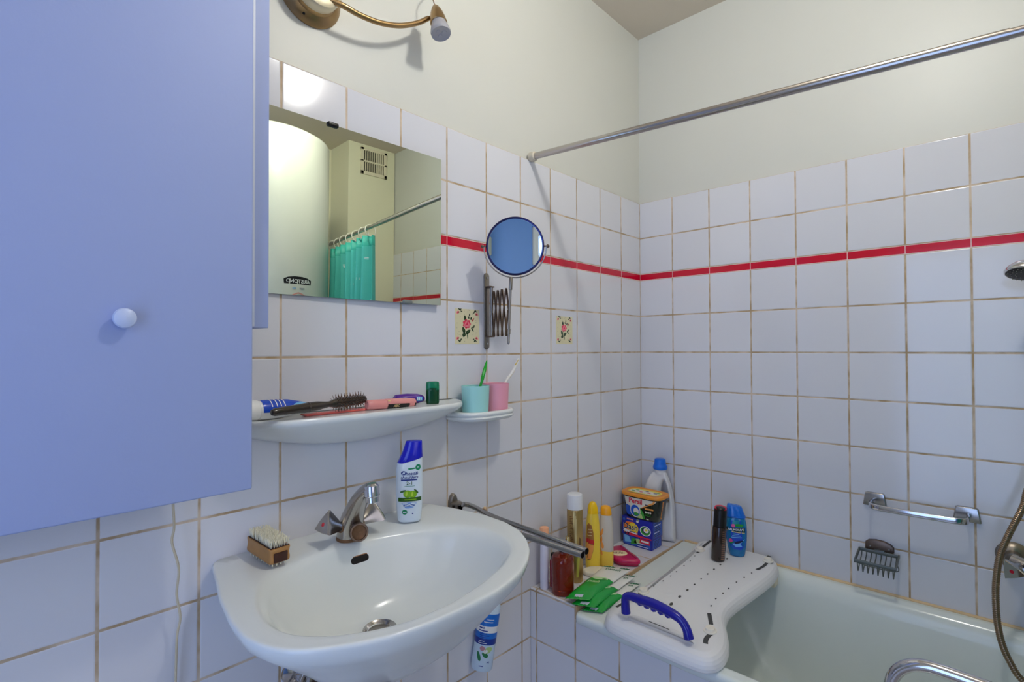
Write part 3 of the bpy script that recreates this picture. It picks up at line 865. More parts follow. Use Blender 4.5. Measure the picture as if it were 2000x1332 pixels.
# ------------------------------------------------------------------ tumbler holder and tumblers
th = thing('tumbler_holder', 'cream white ceramic tumbler holder on the wall right of the shelf', 'holder', (-.955, 0, -.175))
tx, tw, tdp = -.955, .100, .098
def tray(ins, z):
    n = 40; o = []
    for k in range(n + 1):
        a = PI * k / n
        c, s = math.cos(a), math.sin(a)
        x = (tw - ins) * math.copysign(abs(c) ** .62, c); y = -(tdp - ins) * abs(s) ** .55
        o.append(V((tx + x, min(-.001, y), z)))
    return o
b = nb()
loft(b, [tray(.03, -.181), tray(.008, -.179), tray(.001, -.174), tray(-.001, -.170), tray(.002, -.1665), tray(.0035, -.1655), tray(.0015, -.164), tray(-.001, -.160), tray(.000, -.156), tray(.003, -.1535), tray(.007, -.1525), tray(.011, -.1545), tray(.014, -.160), tray(.019, -.1655), tray(.04, -.1665)], True, True, True)
obj('tray', b, M['porcelain'], th, sharp=50)
b = nb()
m_ = [(x, z) for x, z in rrect(.196, .040, .018, 6, (tx, -.163))]
slab(b, m_, .001, .012, 0, .004, 3, Matrix(((1, 0, 0, 0), (0, 0, -1, 0), (0, 1, 0, 0), (0, 0, 0, 1)))); obj('back_plate', b, M['porcelain'], th)
TZ = -.1662
def tumbler(c, r0, r1, h, m, label, nm='tumbler'):
    t = thing(nm, label, 'cup', (c[0], c[1], TZ))
    b = nb(); lathe(b, [(0, .0005), (r0 - .003, 0), (r0, .003), (r1, h), (r1 - .0008, h + .0008), (r1 - .0018, h), (r0 - .002, .004), (0, .004)], (c[0], c[1], TZ), (0, 0, 1), 48, cap0=False, cap1=False)
    obj('cup_wall', b, m, t); return t
M['turq'] = mat('frosted_turquoise_plastic', (176, 236, 230), 0.45, trans=0.12)
M['pink'] = mat('frosted_pink_plastic', (250, 172, 192), 0.45, trans=0.12)
tumbler((-.9975, -.0545), .0350, .0385, .082, M['turq'], 'frosted turquoise tumbler in the left half of the ceramic holder')
tumbler((-.9125, -.0475), .0345, .0380, .084, M['pink'], 'frosted pink tumbler in the right half of the ceramic holder')
M['tb_green'] = mat('bright_green_plastic', (36, 168, 40), 0.25)
M['tb_lite'] = mat('light_green_rubber', (120, 214, 110), 0.4)
M['tb_white'] = mat('white_brush_plastic', (240, 238, 230), 0.3)
M['tb_yel'] = mat('yellow_rubber', (206, 172, 60), 0.4)
t0 = at(951, 704, 'y', -.066); t1 = at(940, 748, 'y', -.060); t2 = V((-1.012, -.050, TZ + .006))
tbg = thing('toothbrush', 'green toothbrush handle sticking up from the turquoise tumbler', 'toothbrush', tuple(t2))
b = nb(); tube(b, [t0 + V((0, 0, .0015)), t0.lerp(t1, .12), t0.lerp(t1, .45), t0.lerp(t1, .8), t1, t1.lerp(t2, .5), t2], [.0008, .0034, .0058, .0056, .0042, .0036, .0036], 14, 5, rx=.7); obj('handle', b, M['tb_green'], tbg)
b = nb()
cdir = (CAM - t0).normalized()
tube(b, [t0.lerp(t1, .35) + cdir * .0042, t0.lerp(t1, .5) + cdir * .0052, t0.lerp(t1, .68) + cdir * .0046], [.0008, .0022, .0010], 10, 5); obj('grip_inlay', b, M['tb_lite'], tbg, label='light green grip inlay')
w0 = at(1013, 700, 'y', -.052); w1 = at(1001, 726, 'y', -.048); w2 = at(988, 745, 'y', -.045); w3 = V((-.920, -.042, TZ + .006))
tbw = thing('toothbrush', 'white toothbrush with yellow edges leaning out of the pink tumbler', 'toothbrush', tuple(w3))
b = nb(); tube(b, [w0, w0.lerp(w1, .5) + V((.001, 0, 0)), w1, w2, w2.lerp(w3, .5), w3], [.0030, .0046, .0044, .0034, .0034, .0034], 14, 6); obj('handle', b, M['tb_white'], tbw)
b = nb(); tube(b, [w0 + V((-.004, -.002, -.004)), w0.lerp(w1, .5) + V((-.0042, -.002, 0))], [.001, .0016], 8, 3); tube(b, [w0.lerp(w1, .6) + V((.0040, -.0025, 0)), w1 + V((.0040, -.002, 0)), w1.lerp(w2, .6) + V((.0034, -.002, 0))], [.001, .0013, .001], 8, 3); obj('grip_stripe', b, M['tb_yel'], tbw, label='yellow grip stripes')
# ------------------------------------------------------------------ washbasin
BZ = -.385
rim = [(-1.634, -.012), (-1.650, -.085), (-1.670, -.168), (-1.684, -.257), (-1.687, -.321), (-1.677, -.363), (-1.667, -.384), (-1.653, -.404), (-1.635, -.42), (-1.613, -.436), (-1.58, -.454), (-1.545, -.469), (-1.514, -.476), (-1.479, -.482), (-1.44, -.484), (-1.396, -.485), (-1.346, -.483), (-1.302, -.474), (-1.26, -.46), (-1.213, -.435), (-1.174, -.405), (-1.137, -.364), (-1.108, -.318), (-1.089, -.256), (-1.085, -.175), (-1.100, -.094), (-1.118, -.020), (-1.123, -.001), (-1.630, -.001)]
inn = [(-1.605, -.175), (-1.575, -.140), (-1.537, -.116), (-1.49, -.102), (-1.446, -.097), (-1.40, -.097), (-1.354, -.101), (-1.31, -.111), (-1.267, -.127), (-1.215, -.154), (-1.174, -.194), (-1.154, -.259), (-1.167, -.326), (-1.197, -.374), (-1.262, -.411), (-1.339, -.436), (-1.421, -.452), (-1.498, -.449), (-1.554, -.428), (-1.601, -.397), (-1.634, -.356), (-1.645, -.305), (-1.632, -.235)]
BC = (-1.395, -.27)
NB = 160
Ro = smooth_list(resample(rim, BC, NB), 1); Ri = smooth_list(resample(inn, BC, NB), 6)
_dc = at(742, 1231, 'z', -.5305)
DC = (_dc.x, _dc.y)
def bring(kind, s, z, mv=0.0, back=False):
    cx, cy = BC[0] + (DC[0] - BC[0]) * mv, BC[1] + (DC[1] - BC[1]) * mv
    R = Ro if kind == 'o' else Ri
    out = []
    for k in range(NB):
        a = 2 * PI * k / NB
        x, y = cx + R[k] * s * math.cos(a), cy + R[k] * s * math.sin(a)
        if kind == 'o' and back:
            y0 = BC[1] + Ro[k] * math.sin(a)
            w = max(0, min(1, (y0 + .16) / .12)); y = y * (1 - w) + min(-.0005, y0) * w
        out.append(V((x, min(y, -.0005), z)))
    return out
def mixr(t, z):
    return [V(((BC[0] + (Ro[k] * (1 - t) + Ri[k] * t) * math.cos(2 * PI * k / NB)), min(-.0005, BC[1] + (Ro[k] * (1 - t) + Ri[k] * t) * math.sin(2 * PI * k / NB)), z)) for k in range(NB)]
wb = thing('washbasin', 'white porcelain washbasin mounted on the tiled wall', 'sink', (-1.39, 0, -.56))
rings = [bring('o', .10, -.572, .6), bring('o', .28, -.566, .5, 1), bring('o', .44, -.548, .3, 1), bring('o', .60, -.510, .1, 1), bring('o', .73, -.472, 0, 1), bring('o', .84, -.444, 0, 1), bring('o', .925, -.4235, 0, 1), bring('o', .975, -.4095, 0, 1), bring('o', .994, -.397, 0, 1), bring('o', 1.0, -.391, 0, 1), bring('o', .998, -.3875, 0, 1), bring('o', .992, -.3855, 0, 1), bring('o', .982, -.385, 0, 1),
         mixr(.25, -.3858), mixr(.6, -.3866), mixr(.82, -.3874), mixr(.94, -.3890), mixr(1.0, -.3925), bring('i', .972, -.3975, .0), bring('i', .945, -.4070, .02), bring('i', .90, -.4260, .06), bring('i', .83, -.4520, .12), bring('i', .72, -.4800, .26), bring('i', .58, -.5030, .44), bring('i', .42, -.5180, .66), bring('i', .26, -.5270, .86), bring('i', .12, -.5310, 1.0)]
b = nb(); loft(b, rings, True, True, True)
b.normal_update(); bt = BVHTree.FromBMesh(b)
obj('basin', b, M['porcelain'], wb, sharp=60)
def basin_hit(u, v):
    h = bt.ray_cast(CAM, ray(u, v).normalized(), 10)
    return h[0], (h[1] if h[1].dot(CAM - h[0]) > 0 else -h[1])
# overflow slot, stained brown, in the back of the bowl
p, nrm_ = basin_hit(703, 1092)
xx = V((1, 0, 0)); xx = (xx - nrm_ * xx.dot(nrm_)).normalized(); yy = nrm_.cross(xx)
def slotmtx(off): 
    m4 = Matrix((xx, yy, nrm_)).transposed().to_4x4(); m4.translation = p + nrm_ * off; return m4
b = nb(); slab(b, rrect(.040, .014, .0068, 6), -.004, .0006, 0, .0004, 2, slotmtx(0)); obj('overflow_slot', b, M['darkhole'], wb, label='dark overflow slot')
M['stain'] = mat('rust_stain', (170, 120, 78), 0.5, noise=0.25, nscale=120)
b = nb(); slab(b, rrect(.044, .0175, .0085, 6), -.004, .0002, 0, .0002, 1, slotmtx(0)); obj('overflow_stain', b, M['stain'], wb, label='rusty stain round the overflow')
# waste
p, nrm_ = basin_hit(742, 1224)
p = V((DC[0], DC[1], -.5305))
b = nb(); lathe(b, [(.0285, .004), (.031, .006), (.0325, .004), (.0325, -.003)], p, (0, 0, 1), 40, cap0=False, cap1=False); lathe(b, [(.0285, .004), (.026, .001), (.022, -.003), (.0, -.003)], p, (0, 0, 1), 40, cap0=False, cap1=False); wst = obj('waste_ring', b, M['chrome_worn'], wb)
b = nb(); lathe(b, [(0, .002), (.020, .002), (.0225, .0005), (.0225, -.003)], p, (0, 0, 1), 32, cap0=False, cap1=False); obj('waste_plug', b, M['nickel'], wst)

# ------------------------------------------------------------------ two-handle mixer tap
M['scale'] = mat('limescale_brown', (120, 84, 52), 0.6, noise=0.4, nscale=140)
FX, FY = -1.3855, -.078
tap = thing('basin_tap', 'worn chrome two-handle mixer tap at the back of the washbasin', 'tap', (FX, FY, BZ))
b = nb(); lathe(b, [(0, -.004), (.029, -.003), (.0295, .0005), (.0285, .003), (.026, .004), (0, .004)], (FX, FY, BZ), (0, 0, 1), 36, sy=.92, cap0=False, cap1=False); obj('base_flange', b, M['scale'], tap, label='limescale-browned base flange')
path = [(FX, FY, BZ + .004), (FX, FY - .002, BZ + .022), (FX, FY - .014, BZ + .050), (FX, FY - .034, BZ + .080), (FX, FY - .058, BZ + .104), (FX, FY - .078, BZ + .117), (FX, FY - .088, BZ + .121)]
rads = [(.027, .024), (.026, .023), (.0225, .0200), (.0185, .0165), (.0160, .0140), (.0148, .0125), (.0140, .0110)]
P_ = spline(path, 5); rings = []
for i, q in enumerate(P_):
    t = i / 5; k = min(int(t), len(rads) - 2); s = t - k
    rx, ry = rads[k][0] + (rads[k + 1][0] - rads[k][0]) * s, rads[k][1] + (rads[k + 1][1] - rads[k][1]) * s
    d = (P_[min(i + 1, len(P_) - 1)] - P_[max(0, i - 1)]).normalized(); yv = V((1, 0, 0)).cross(d)
    rings.append([q + V((1, 0, 0)) * (rx * math.copysign(abs(math.cos(a)) ** .8, math.cos(a))) + yv * (ry * math.copysign(abs(math.sin(a)) ** .8, math.sin(a))) for a in [2 * PI * j / 32 for j in range(32)]])
b = nb(); loft(b, rings); obj('tap_body', b, M['chrome_worn'], tap, sharp=50)
b = nb(); q = V((FX, FY - .085, BZ + .118)); lathe(b, [(0, .010), (.010, .010), (.0145, .006), (.0155, 0), (.0152, -.014), (.0135, -.016), (.0135, -.026), (.0120, -.028), (.0105, -.026), (.0, -.024)], q, (0, .12, 1), 32, cap0=False, cap1=False); obj('aerator', b, M['chrome'], tap)
b = nb(); lathe(b, [(0, 0), (.0100, 0)], q + V((0, -.0035, -.0275)), (0, .12, 1), 24, cap0=False, cap1=False); obj('aerator_mesh', b, M['darkhole'], tap)
def handle(sgn, dotcol):
    o = V((FX + sgn * .018, FY - .004, BZ + .024)); d = V((sgn * .86, -.06, .36)).normalized()
    m4 = ax_mtx(o, d, (0, 0, 1))
    def tri(r, h, p_):  # rounded triangle, point up
        o_ = []
        for k in range(48):
            a = 2 * PI * k / 48
            rr = r * (math.cos(PI / 3) / math.cos(((a + PI / 6) % (2 * PI / 3)) - PI / 3)) ** p_
            o_.append(m4 @ V((rr * math.cos(a), rr * math.sin(a), h)))
        return o_
    b = nb(); loft(b, [tri(.0095, -.004, 0), tri(.0105, .006, 0), tri(.0100, .010, .1)]); h = obj('handle_neck', b, M['scale'], tap, label='browned handle neck')
    b = nb(); loft(b, [tri(.0105, .009, .2), tri(.0120, .013, .4), tri(.0215, .030, .75), tri(.0285, .042, .85), tri(.0300, .046, .85), tri(.0295, .0490, .85), tri(.026, .0510, .8)]); k = obj('tap_handle', b, M['chrome_worn'], tap, sharp=25)
    b = nb(); lathe(b, [(0, .0518), (.0040, .0516), (.0044, .0508)], n=20, mtx=m4, cap0=False, cap1=False); obj('colour_dot', b, dotcol, k, base=tuple(m4 @ V((0, 0, .0515))))
M['dot_red'] = mat('red_dot', (200, 28, 52), 0.3); M['dot_blue'] = mat('blue_dot', (36, 70, 190), 0.3)
handle(-1, M['dot_red']); handle(1, M['dot_blue'])
# threaded outlet on the front of the body
oc = V((FX + .004, FY - .022, BZ + .017)); od = (V((-.35, -.9, .18))).normalized()
b = nb(); lathe(b, [(.010, -.004), (.0145, -.002), (.0165, .004), (.0172, .012), (.0172, .022), (.0160, .0245), (.0135, .0245), (.0128, .020)], oc, od, 36, cap0=True, cap1=False); bmesh.ops.scale(b, vec=(1.12,)*3, space=Matrix.Translation(-oc), verts=b.verts[:]); obj('outlet_ring', b, M['brown_metal'], tap, label='tarnished round outlet')
b = nb(); lathe(b, [(.0132, .021), (.010, .0195), (.004, .020), (0, .0185)], oc, od, 28, cap0=False, cap1=False); bmesh.ops.scale(b, vec=(1.12,)*3, space=Matrix.Translation(-oc), verts=b.verts[:]); obj('outlet_plug', b, M['scale'], tap, label='brown limescale-crusted plug')

# ------------------------------------------------------------------ wooden nail brush
M['bwood'] = mat('worn_wood', (176, 128, 74), 0.55, noise=0.22, nscale=38)
M['bwood_d'] = mat('dark_brown_wood', (58, 26, 14), 0.5, noise=0.2, nscale=50)  # darker brown for the end groove and the bristle bed
M['brist'] = mat('cream_bristle', (238, 232, 206), 0.6)
nbq = thing('nail_brush', 'wooden nail brush with cream bristles on the left of the washbasin', 'brush', (-1.566, -.070, BZ))
ba_ = math.radians(4)
mbr = Matrix.Translation((-1.5535, -.070, BZ + .009)) @ Matrix.Rotation(ba_, 4, 'Z') @ Matrix.Rotation(math.radians(3), 4, 'X')
bw, bl = .020, .049
b = nb()
rings = []
for z, s in ((0, .93), (.002, .99), (.007, 1.0), (.012, .965), (.017, .95), (.022, .975), (.0255, 1.0), (.027, .98)):
    rings.append([mbr @ V((x * s, y * (1 - (1 - s) * .5), z)) for x, y in rrect(bw * 2, bl * 2, .006, 5)])
loft(b, rings); obj('wooden_block', b, M['bwood'], nbq, sharp=50)
b = nb(); box(b, (0, -bl + .0005, .0105), (.026, .004, .018), .0015, 2, mbr); obj('end_groove', b, M['bwood_d'], nbq, label='dark groove in the end of the block')
b = nb(); box(b, (0, 0, .0272), (.0345, .0900, .0012), 0, 1, mbr); obj('bristle_bed', b, M['bwood_d'], nbq, label='dark brown bristle bed')
b = nb(); rnd = random.Random(2)
for i in range(7):
    for j in range(17):
        x = -.0145 + .029 * i / 6; y = -.042 + .084 * j / 16
        for k in range(5):
            dx, dy = rnd.uniform(-.0016, .0016), rnd.uniform(-.0016, .0016)
            p0_, p1_ = mbr @ V((x + dx * .4, y + dy * .4, .027)), mbr @ V((x * 1.12 + dx * 1.6, y * 1.03 + dy * 1.6, .0425 + rnd.uniform(-.0018, .0012)))
            cyl(b, p0_, p1_, .00075, .00055, 5)
o = obj('top_bristles', b, M['brist'], nbq, sharp=None); o['kind'] = 'stuff'
b = nb()
for i in range(4):
    for j in range(9):
        x = -.012 + .024 * i / 3; y = -.042 + .084 * j / 8
        p0_ = mbr @ V((x, y, 0)); p1_ = V((p0_.x, p0_.y, BZ + .0005)); cyl(b, p0_, p1_, .0013, .0016, 6)
o = obj('underside_bristles', b, M['brist'], nbq, sharp=None); o['kind'] = 'stuff'

# ------------------------------------------------------------------ pipework under the basin
tr = thing('basin_trap', 'corroded brown waste trap under the washbasin', 'pipe', (DC[0], DC[1], -.80))
b = nb(); cyl(b, (DC[0], DC[1], -.573), (DC[0], DC[1], -.598), .030, .024, 28, .002); cyl(b, (DC[0], DC[1], -.590), (DC[0], DC[1], -.70), .020, n=28); cyl(b, (DC[0], DC[1], -.625), (DC[0], DC[1], -.650), .026, n=10, bev=.002); cyl(b, (DC[0], DC[1], -.70), (DC[0], DC[1], -.80), .034, n=28, bev=.004); obj('trap_body', b, M['rust'], tr)
b = nb(); tube(b, [(DC[0], DC[1] + .02, -.73), (DC[0], DC[1] + .08, -.725), (DC[0], -.003, -.72)], .016, 16, 4); cyl(b, (DC[0], -.001, -.72), (DC[0], -.010, -.72), .034, .026, 28, .002); obj('wall_pipe', b, M['brown_metal'], tr)
b = nb(); tube(b, [(FX - .02, FY, -.56), (-1.47, -.06, -.63), (-1.49, -.045, -.70), (-1.50, -.035, -.76)], .006, 12, 5); obj('supply_tube', b, M['chrome_worn'], tr)
vp = at(600, 1330, 'y', -.055)
vv = thing('angle_valve', 'small chrome angle valve on the wall under the left of the washbasin', 'valve', (vp.x, 0, vp.z))
b = nb(); lathe(b, [(0, 0), (.030, 0), (.029, .004), (.020, .010), (.012, .013), (.011, .04)], (vp.x, -.0005, vp.z), (0, -1, 0), 32, cap0=False); obj('escutcheon', b, M['chrome'], vv)
b = nb(); cyl(b, (vp.x, -.045, vp.z + .012), (vp.x, -.045, vp.z - .06), .010, n=20, bev=.002); lathe(b, [(.007, .04), (.008, .055), (.017, .058), (.0185, .064), (.017, .074), (.010, .076), (0, .076)], (vp.x, 0, vp.z), (.15, -1, .1), 10, cap0=True, cap1=False); obj('valve_body', b, M['chrome_worn'], vv)
b = nb(); tube(b, [(vp.x, -.045, vp.z + .010), (vp.x + .01, -.05, vp.z + .06), (vp.x + .05, -.07, -.575)], .0055, 10, 5); obj('supply_tube', b, M['brown_metal'], vv)
st = at(695, 1322, 'y', -.13)
b = nb(); tube(b, [at(676, 1306, 'y', -.12), at(694, 1325, 'y', -.12), at(700, 1350, 'y', -.11), at(700, 1400, 'y', -.05), at(700, 1420, 'y', -.004)], .007, 10, 4, rx=1.6)
tag(obj('chrome_stay', b, M['chrome_worn'], None, tuple(at(694, 1325, 'y', -.12))), 'flat chrome stay beside the brown waste trap under the washbasin', 'pipe')
# aerosol can tucked between wall and basin
M['can_w'] = mat('pale_blue_can', (206, 226, 242), 0.22, coat=0.4)
M['can_b'] = mat('mid_blue_print', (24, 110, 206), 0.3); M['can_n'] = mat('navy_print', (22, 50, 140), 0.3)
M['leafg'] = mat('green_print', (40, 120, 70), 0.35); M['lime'] = mat('lime_print', (178, 206, 130), 0.4); M['mauve'] = mat('mauve_print', (186, 130, 140), 0.4)
c0 = at(940, 1304, 'y', -.0312); c1 = at(966, 1120, 'y', -.0312)
c1 = c0 + (c1 - c0).normalized() * .22
can = thing('aerosol_can', 'blue and white aerosol can leaning against the tiles under the basin right side', 'can', tuple(c0))
rc_ = .0305
b = nb(); lathe(b, [(0, .002), (.024, 0), (.0285, .001), (rc_, .005), (rc_, .165), (.0285, .172), (.022, .180), (.018, .184), (0, .184)], c0, c1 - c0, 40, cap0=False, cap1=False); obj('can_body', b, M['can_w'], can)
b = nb(); lathe(b, [(.0215, .1815), (.0215, .205), (.019, .210), (.0, .211)], c0, c1 - c0, 32, cap0=True, cap1=False); obj('can_cap', b, M['white'], can)
m4 = ax_mtx(c0, c1 - c0, (0, 1, 0)); loc = m4.inverted() @ CAM; a0 = math.atan2(loc.y, loc.x)
chk = m4 @ V((math.cos(a0 + .3), math.sin(a0 + .3), 0)); sg = 1 if (chk - (m4 @ V((math.cos(a0), math.sin(a0), 0)))).dot(RIGHT) > 0 else -1
def cm(off): return lambda s, t: m4 @ V(((rc_ + off) * math.cos(a0 + sg * s / rc_), (rc_ + off) * math.sin(a0 + sg * s / rc_), t))
b = nb()
for t0, t1, mi in ((.118, .150, 0), (.0860, .1010, 0), (.0700, .0862, 1)): art_rect(b, -.062, .062, t0, t1, cm(.0003), 40, 2, mi=mi)
art_rect(b, -.062, .062, .1010, .118, cm(.0003), 40, 1, mi=2)
K = cm(.0006)
art_text(b, '&', .0070, -.008, .1130, K, bold=.02, mi=1); art_rect(b, -.022, -.012, .1112, .1142, K, 4, 1, mi=1); art_rect(b, -.022, .004, .1042, .1070, K, 8, 1, mi=1)
for k in range(3): art_rect(b, -.018, .002 + .008 * (k % 2), .0885 + .0045 * k, .0900 + .0045 * k, K, 8, 1, mi=1)
for k in range(2): art_rect(b, -.019, .006 - .008 * k, .0735 + .005 * k, .0748 + .005 * k, K, 8, 1, mi=2)
art_rect(b, -.010, .016, .128, .130, K, 6, 1, mi=2); art_rect(b, -.002, .018, .135, .1365, K, 6, 1, mi=2)
art_poly(b, leaf(.014, .058, .022, .016, 20), K, 1, mi=4); art_poly(b, leaf(-.003, .060, .018, .012, -20), K, 1, mi=5); art_poly(b, leaf(.006, .054, .014, .010, 10), K, 1, mi=2)
art_poly(b, leaf(-.012, .040, .026, .0095, 112), K, 1, mi=3); art_poly(b, leaf(.005, .045, .020, .011, 150), K, 1, mi=3)
art_text(b, '140', .0060, .016, .026, K, bold=.02, mi=1); art_rect(b, -.008, .004, .0150, .0170, K, 4, 1, mi=1)
obj('printed_label', b, [M['can_b'], M['can_n'], M['white'], M['leafg'], M['lime'], M['mauve']], can, sharp=None, label='blue banded label with leaves')

# ------------------------------------------------------------------ shampoo bottle on the basin
M['sh_body'] = mat('white_blue_bottle', (222, 234, 244), 0.25, coat=0.3)
M['sh_cap'] = mat('royal_blue_cap', (16, 20, 190), 0.2, coat=0.4)
M['ink_navy'] = mat('navy_ink', (30, 48, 132), 0.3); M['ink_green'] = mat('label_green', (30, 140, 96), 0.3); M['ink_dgreen'] = mat('dark_green_ink', (44, 92, 20), 0.3)
M['apple'] = mat('apple_green', (132, 186, 30), 0.3); M['apple_l'] = mat('apple_light', (190, 220, 70), 0.3); M['wave'] = mat('wave_blue', (128, 164, 222), 0.3); M['wave_d'] = mat('wave_dark_blue', (74, 104, 172), 0.3)
class Flask:
    """bottle with elliptical or rounded sections; local x = width, local -y = front"""
    def __init__(s, base, yaw, secs, p=1.0, tilt=0.0, n=48):
        s.secs, s.p, s.n = secs, p, n
        s.m = Matrix.Translation(base) @ Matrix.Rotation(yaw, 4, 'Z') @ Matrix.Rotation(tilt, 4, 'Y')
    def sec(s, z):
        S = s.secs
        if z <= S[0][0]: return S[0][1:]
        for q, r in zip(S, S[1:]):
            if q[0] <= z <= r[0]:
                t = (z - q[0]) / ((r[0] - q[0]) or 1); return tuple(q[i] + (r[i] - q[i]) * t for i in range(1, len(q)))
        return S[-1][1:]
    def ring(s, z, a, bb, cx=0.0, zs=0.0):
        e = s.p
        o = []
        for k in range(s.n):
            t = 2 * PI * k / s.n; c, q = math.cos(t), math.sin(t)
            x = cx + a * math.copysign(abs(c) ** e, c); y = bb * math.copysign(abs(q) ** e, q)
            o.append(s.m @ V((x, y, z + zs * (x - cx) / (a or 1))))
        return o
    def body(s, b, z0=None, z1=None, **k):
        S = [q for q in s.secs if (z0 is None or q[0] >= z0 - 1e-9) and (z1 is None or q[0] <= z1 + 1e-9)]
        return loft(b, [s.ring(q[0], q[1], q[2], q[3] if len(q) > 3 else 0.0) for q in S], **k)
    def front(s, off=.0003):
        def f(x, z):
            q = s.sec(z); a, bb = q[0] + off, q[1] + off; cx = q[2] if len(q) > 2 else 0.0
            c = max(-.999, min(.999, (x - cx) / a))
            return s.m @ V((x, -bb * (1 - abs(c) ** (2 / s.p)) ** (s.p / 2), z))
        return f
    def side(s, off=.0003):
        def f(y, z):
            q = s.sec(z); a, bb = q[0] + off, q[1] + off
            c = max(-.999, min(.999, y / bb))
            return s.m @ V((a * (1 - abs(c) ** (2 / s.p)) ** (s.p / 2), y, z))
        return f
shp = at(799, 1019, 'z', BZ); shp = V((-1.238, -.086, BZ + .0006))
H = .168
yaw_s = math.atan2(CAM.y - shp.y, CAM.x - shp.x) + PI / 2 + math.radians(2)
F = Flask(shp, yaw_s, [(0, .0195, .0115), (.0015, .0215, .0135), (.006, .0232, .0150), (.030, .0252, .0165), (.060, .0262, .0170), (.090, .0262, .0168), (.110, .0258, .0160), (.124, .0250, .0150, .0008), (.134, .0236, .0140, .0022), (.150, .0192, .0125, .0065), (.166, .0165, .0115, .0092), (.169, .0150, .0100, .0095)], .82)
F.m = F.m @ Matrix.Diagonal((1.18, 1.2, 1.105, 1))
F.secs = [q if len(q) > 3 else q + (0.0,) for q in F.secs]
sh = thing('shampoo_bottle', 'white shampoo bottle with royal blue slanted cap standing on the washbasin', 'bottle', tuple(shp))
b = nb(); loft(b, [F.ring(q[0], q[1], q[2], q[3]) for q in F.secs[:8]] + [F.ring(.1275, .0246, .0146, .0012, .0065)]); obj('bottle_body', b, M['sh_body'], sh, sharp=60)
b = nb(); loft(b, [F.ring(.1280, .0249, .0150, .0012, .0065), F.ring(.1285, .0252, .0152, .0012, .0065), F.ring(.140, .0222, .0142, .0035, .0055), F.ring(.152, .0190, .0128, .0065, .004), F.ring(.1655, .0165, .0115, .0088, .001), F.ring(.168, .0158, .0108, .0090, .0005), F.ring(.169, .0140, .0090, .0090)]); obj('cap', b, M['sh_cap'], sh, sharp=40)
b = nb(); f0, f1, f2 = F.front(.0003), F.front(.0006), F.front(.0009)
art_text(b, 'head&', .0095, .004, .1030, f1, .25, .012, mi=0); art_text(b, 'shoulders', .0086, -.0005, .0952, f1, .2, .014, mi=0)
art_poly(b, ell(.0050, .0042, 24, (-.0115, .1045)), f1, 1, mi=0); art_poly(b, leaf(-.0125, .1045, .006, .0018, 60), f2, mi=3); art_poly(b, leaf(-.0100, .1045, .006, .0016, 60), f2, mi=3)
art_rect(b, -.0165, .0150, .0885, .0912, f0, 10, 1, mi=0)
art_text(b, '2-1', .0098, .0000, .0830, f1, 0, .012, mi=2); art_rect(b, -.010, .010, .0768, .0776, f0, 8, 1, mi=1)
art_poly(b, [(-.002, .1105), (.013, .1125), (.013, .1150), (-.003, .1140)], f0, 2, mi=1); art_poly(b, ell(.0052, .0062, 24, (.0165, .1150)), f0, 1, mi=1)
art_rect(b, .0145, .0185, .1145, .1160, f1, 2, 1, mi=3)
art_poly(b, ell(.0082, .0078, 28, (-.004, .0610)), f0, 1, mi=4); art_poly(b, ell(.0080, .0076, 28, (.006, .0600)), f1, 1, mi=4); art_poly(b, leaf(-.006, .062, .010, .004, 80), f2, mi=5); art_poly(b, leaf(.005, .061, .010, .004, 85), f2, mi=5)
art_poly(b, leaf(-.0125, .0670, .012, .004, 20), f1, mi=2); art_poly(b, leaf(.0125, .0660, .012, .004, 130), f1, mi=2)
art_rect(b, -.0215, .0225, .0455, .0535, f2, 14, 1, mi=2)
b2 = f2
art_rect(b, -.010, .013, .0485, .0507, F.front(.0013), 8, 1, mi=4)
for k, (w_, z_) in enumerate(((.015, .0410), (.012, .0370), (.009, .0335))): art_poly(b, leaf(-.001, z_, w_ * 2, .0048, 0), f0, 1, mi=6 if k != 1 else 7)
art_poly(b, leaf(-.003, .0380, .014, .002, 20), f1, mi=3); art_poly(b, leaf(.005, .0360, .012, .002, -25), f1, mi=3)
art_poly(b, ell(.0052, .0052, 24, (-.0095, .0235)), f0, 1, mi=1); art_rect(b, -.0128, -.0062, .0226, .0246, f1, 3, 1, mi=3); art_rect(b, .0045, .0070, .0185, .0210, f0, 2, 1, mi=0)
obj('printed_label', b, [M['ink_navy'], M['ink_green'], M['ink_dgreen'], M['sh_body'], M['apple'], M['apple_l'], M['wave'], M['wave_d']], sh, sharp=None, label='printed front label with green apples')

# ------------------------------------------------------------------ swivel towel rail beside the basin
tq = thing('towel_rail', 'chrome swivel towel rail with two arms reaching out past the washbasin', 'towel rail', (-1.04, 0, -.405))
pc = at(881, 982, 'y', 0)
b = nb(); slab(b, [(x, z) for x, z in ell(.0145, .0300, 32, (pc.x + .003, pc.z - .004))], .0, .012, 0, .006, 4, Matrix(((1, 0, 0, 0), (0, 0, -1, 0), (0, 1, 0, 0), (0, 0, 0, 1)))); obj('wall_plate', b, M['nickel'], tq)
b = nb(); lathe(b, [(0, 0), (.016, .001), (.0165, .004), (.012, .007), (0, .008)], (pc.x + .004, -.018, pc.z - .001), (0, 0, 1), 24, cap0=False, cap1=False); cyl(b, (pc.x + .004, -.018, pc.z), (pc.x + .004, -.018, pc.z - .03), .006, n=16); obj('pivot_cap', b, M['nickel'], tq)
RZ = pc.z - .010
e1 = at(1146, 1077, 'z', RZ); e2 = at(1138, 1084, 'z', RZ - .003)
s1 = V((pc.x + .006, -.030, RZ)); s2 = V((pc.x - .006, -.030, RZ - .012))
k1 = at(925, 990, 'z', RZ); k1b = at(965, 1010, 'z', RZ)
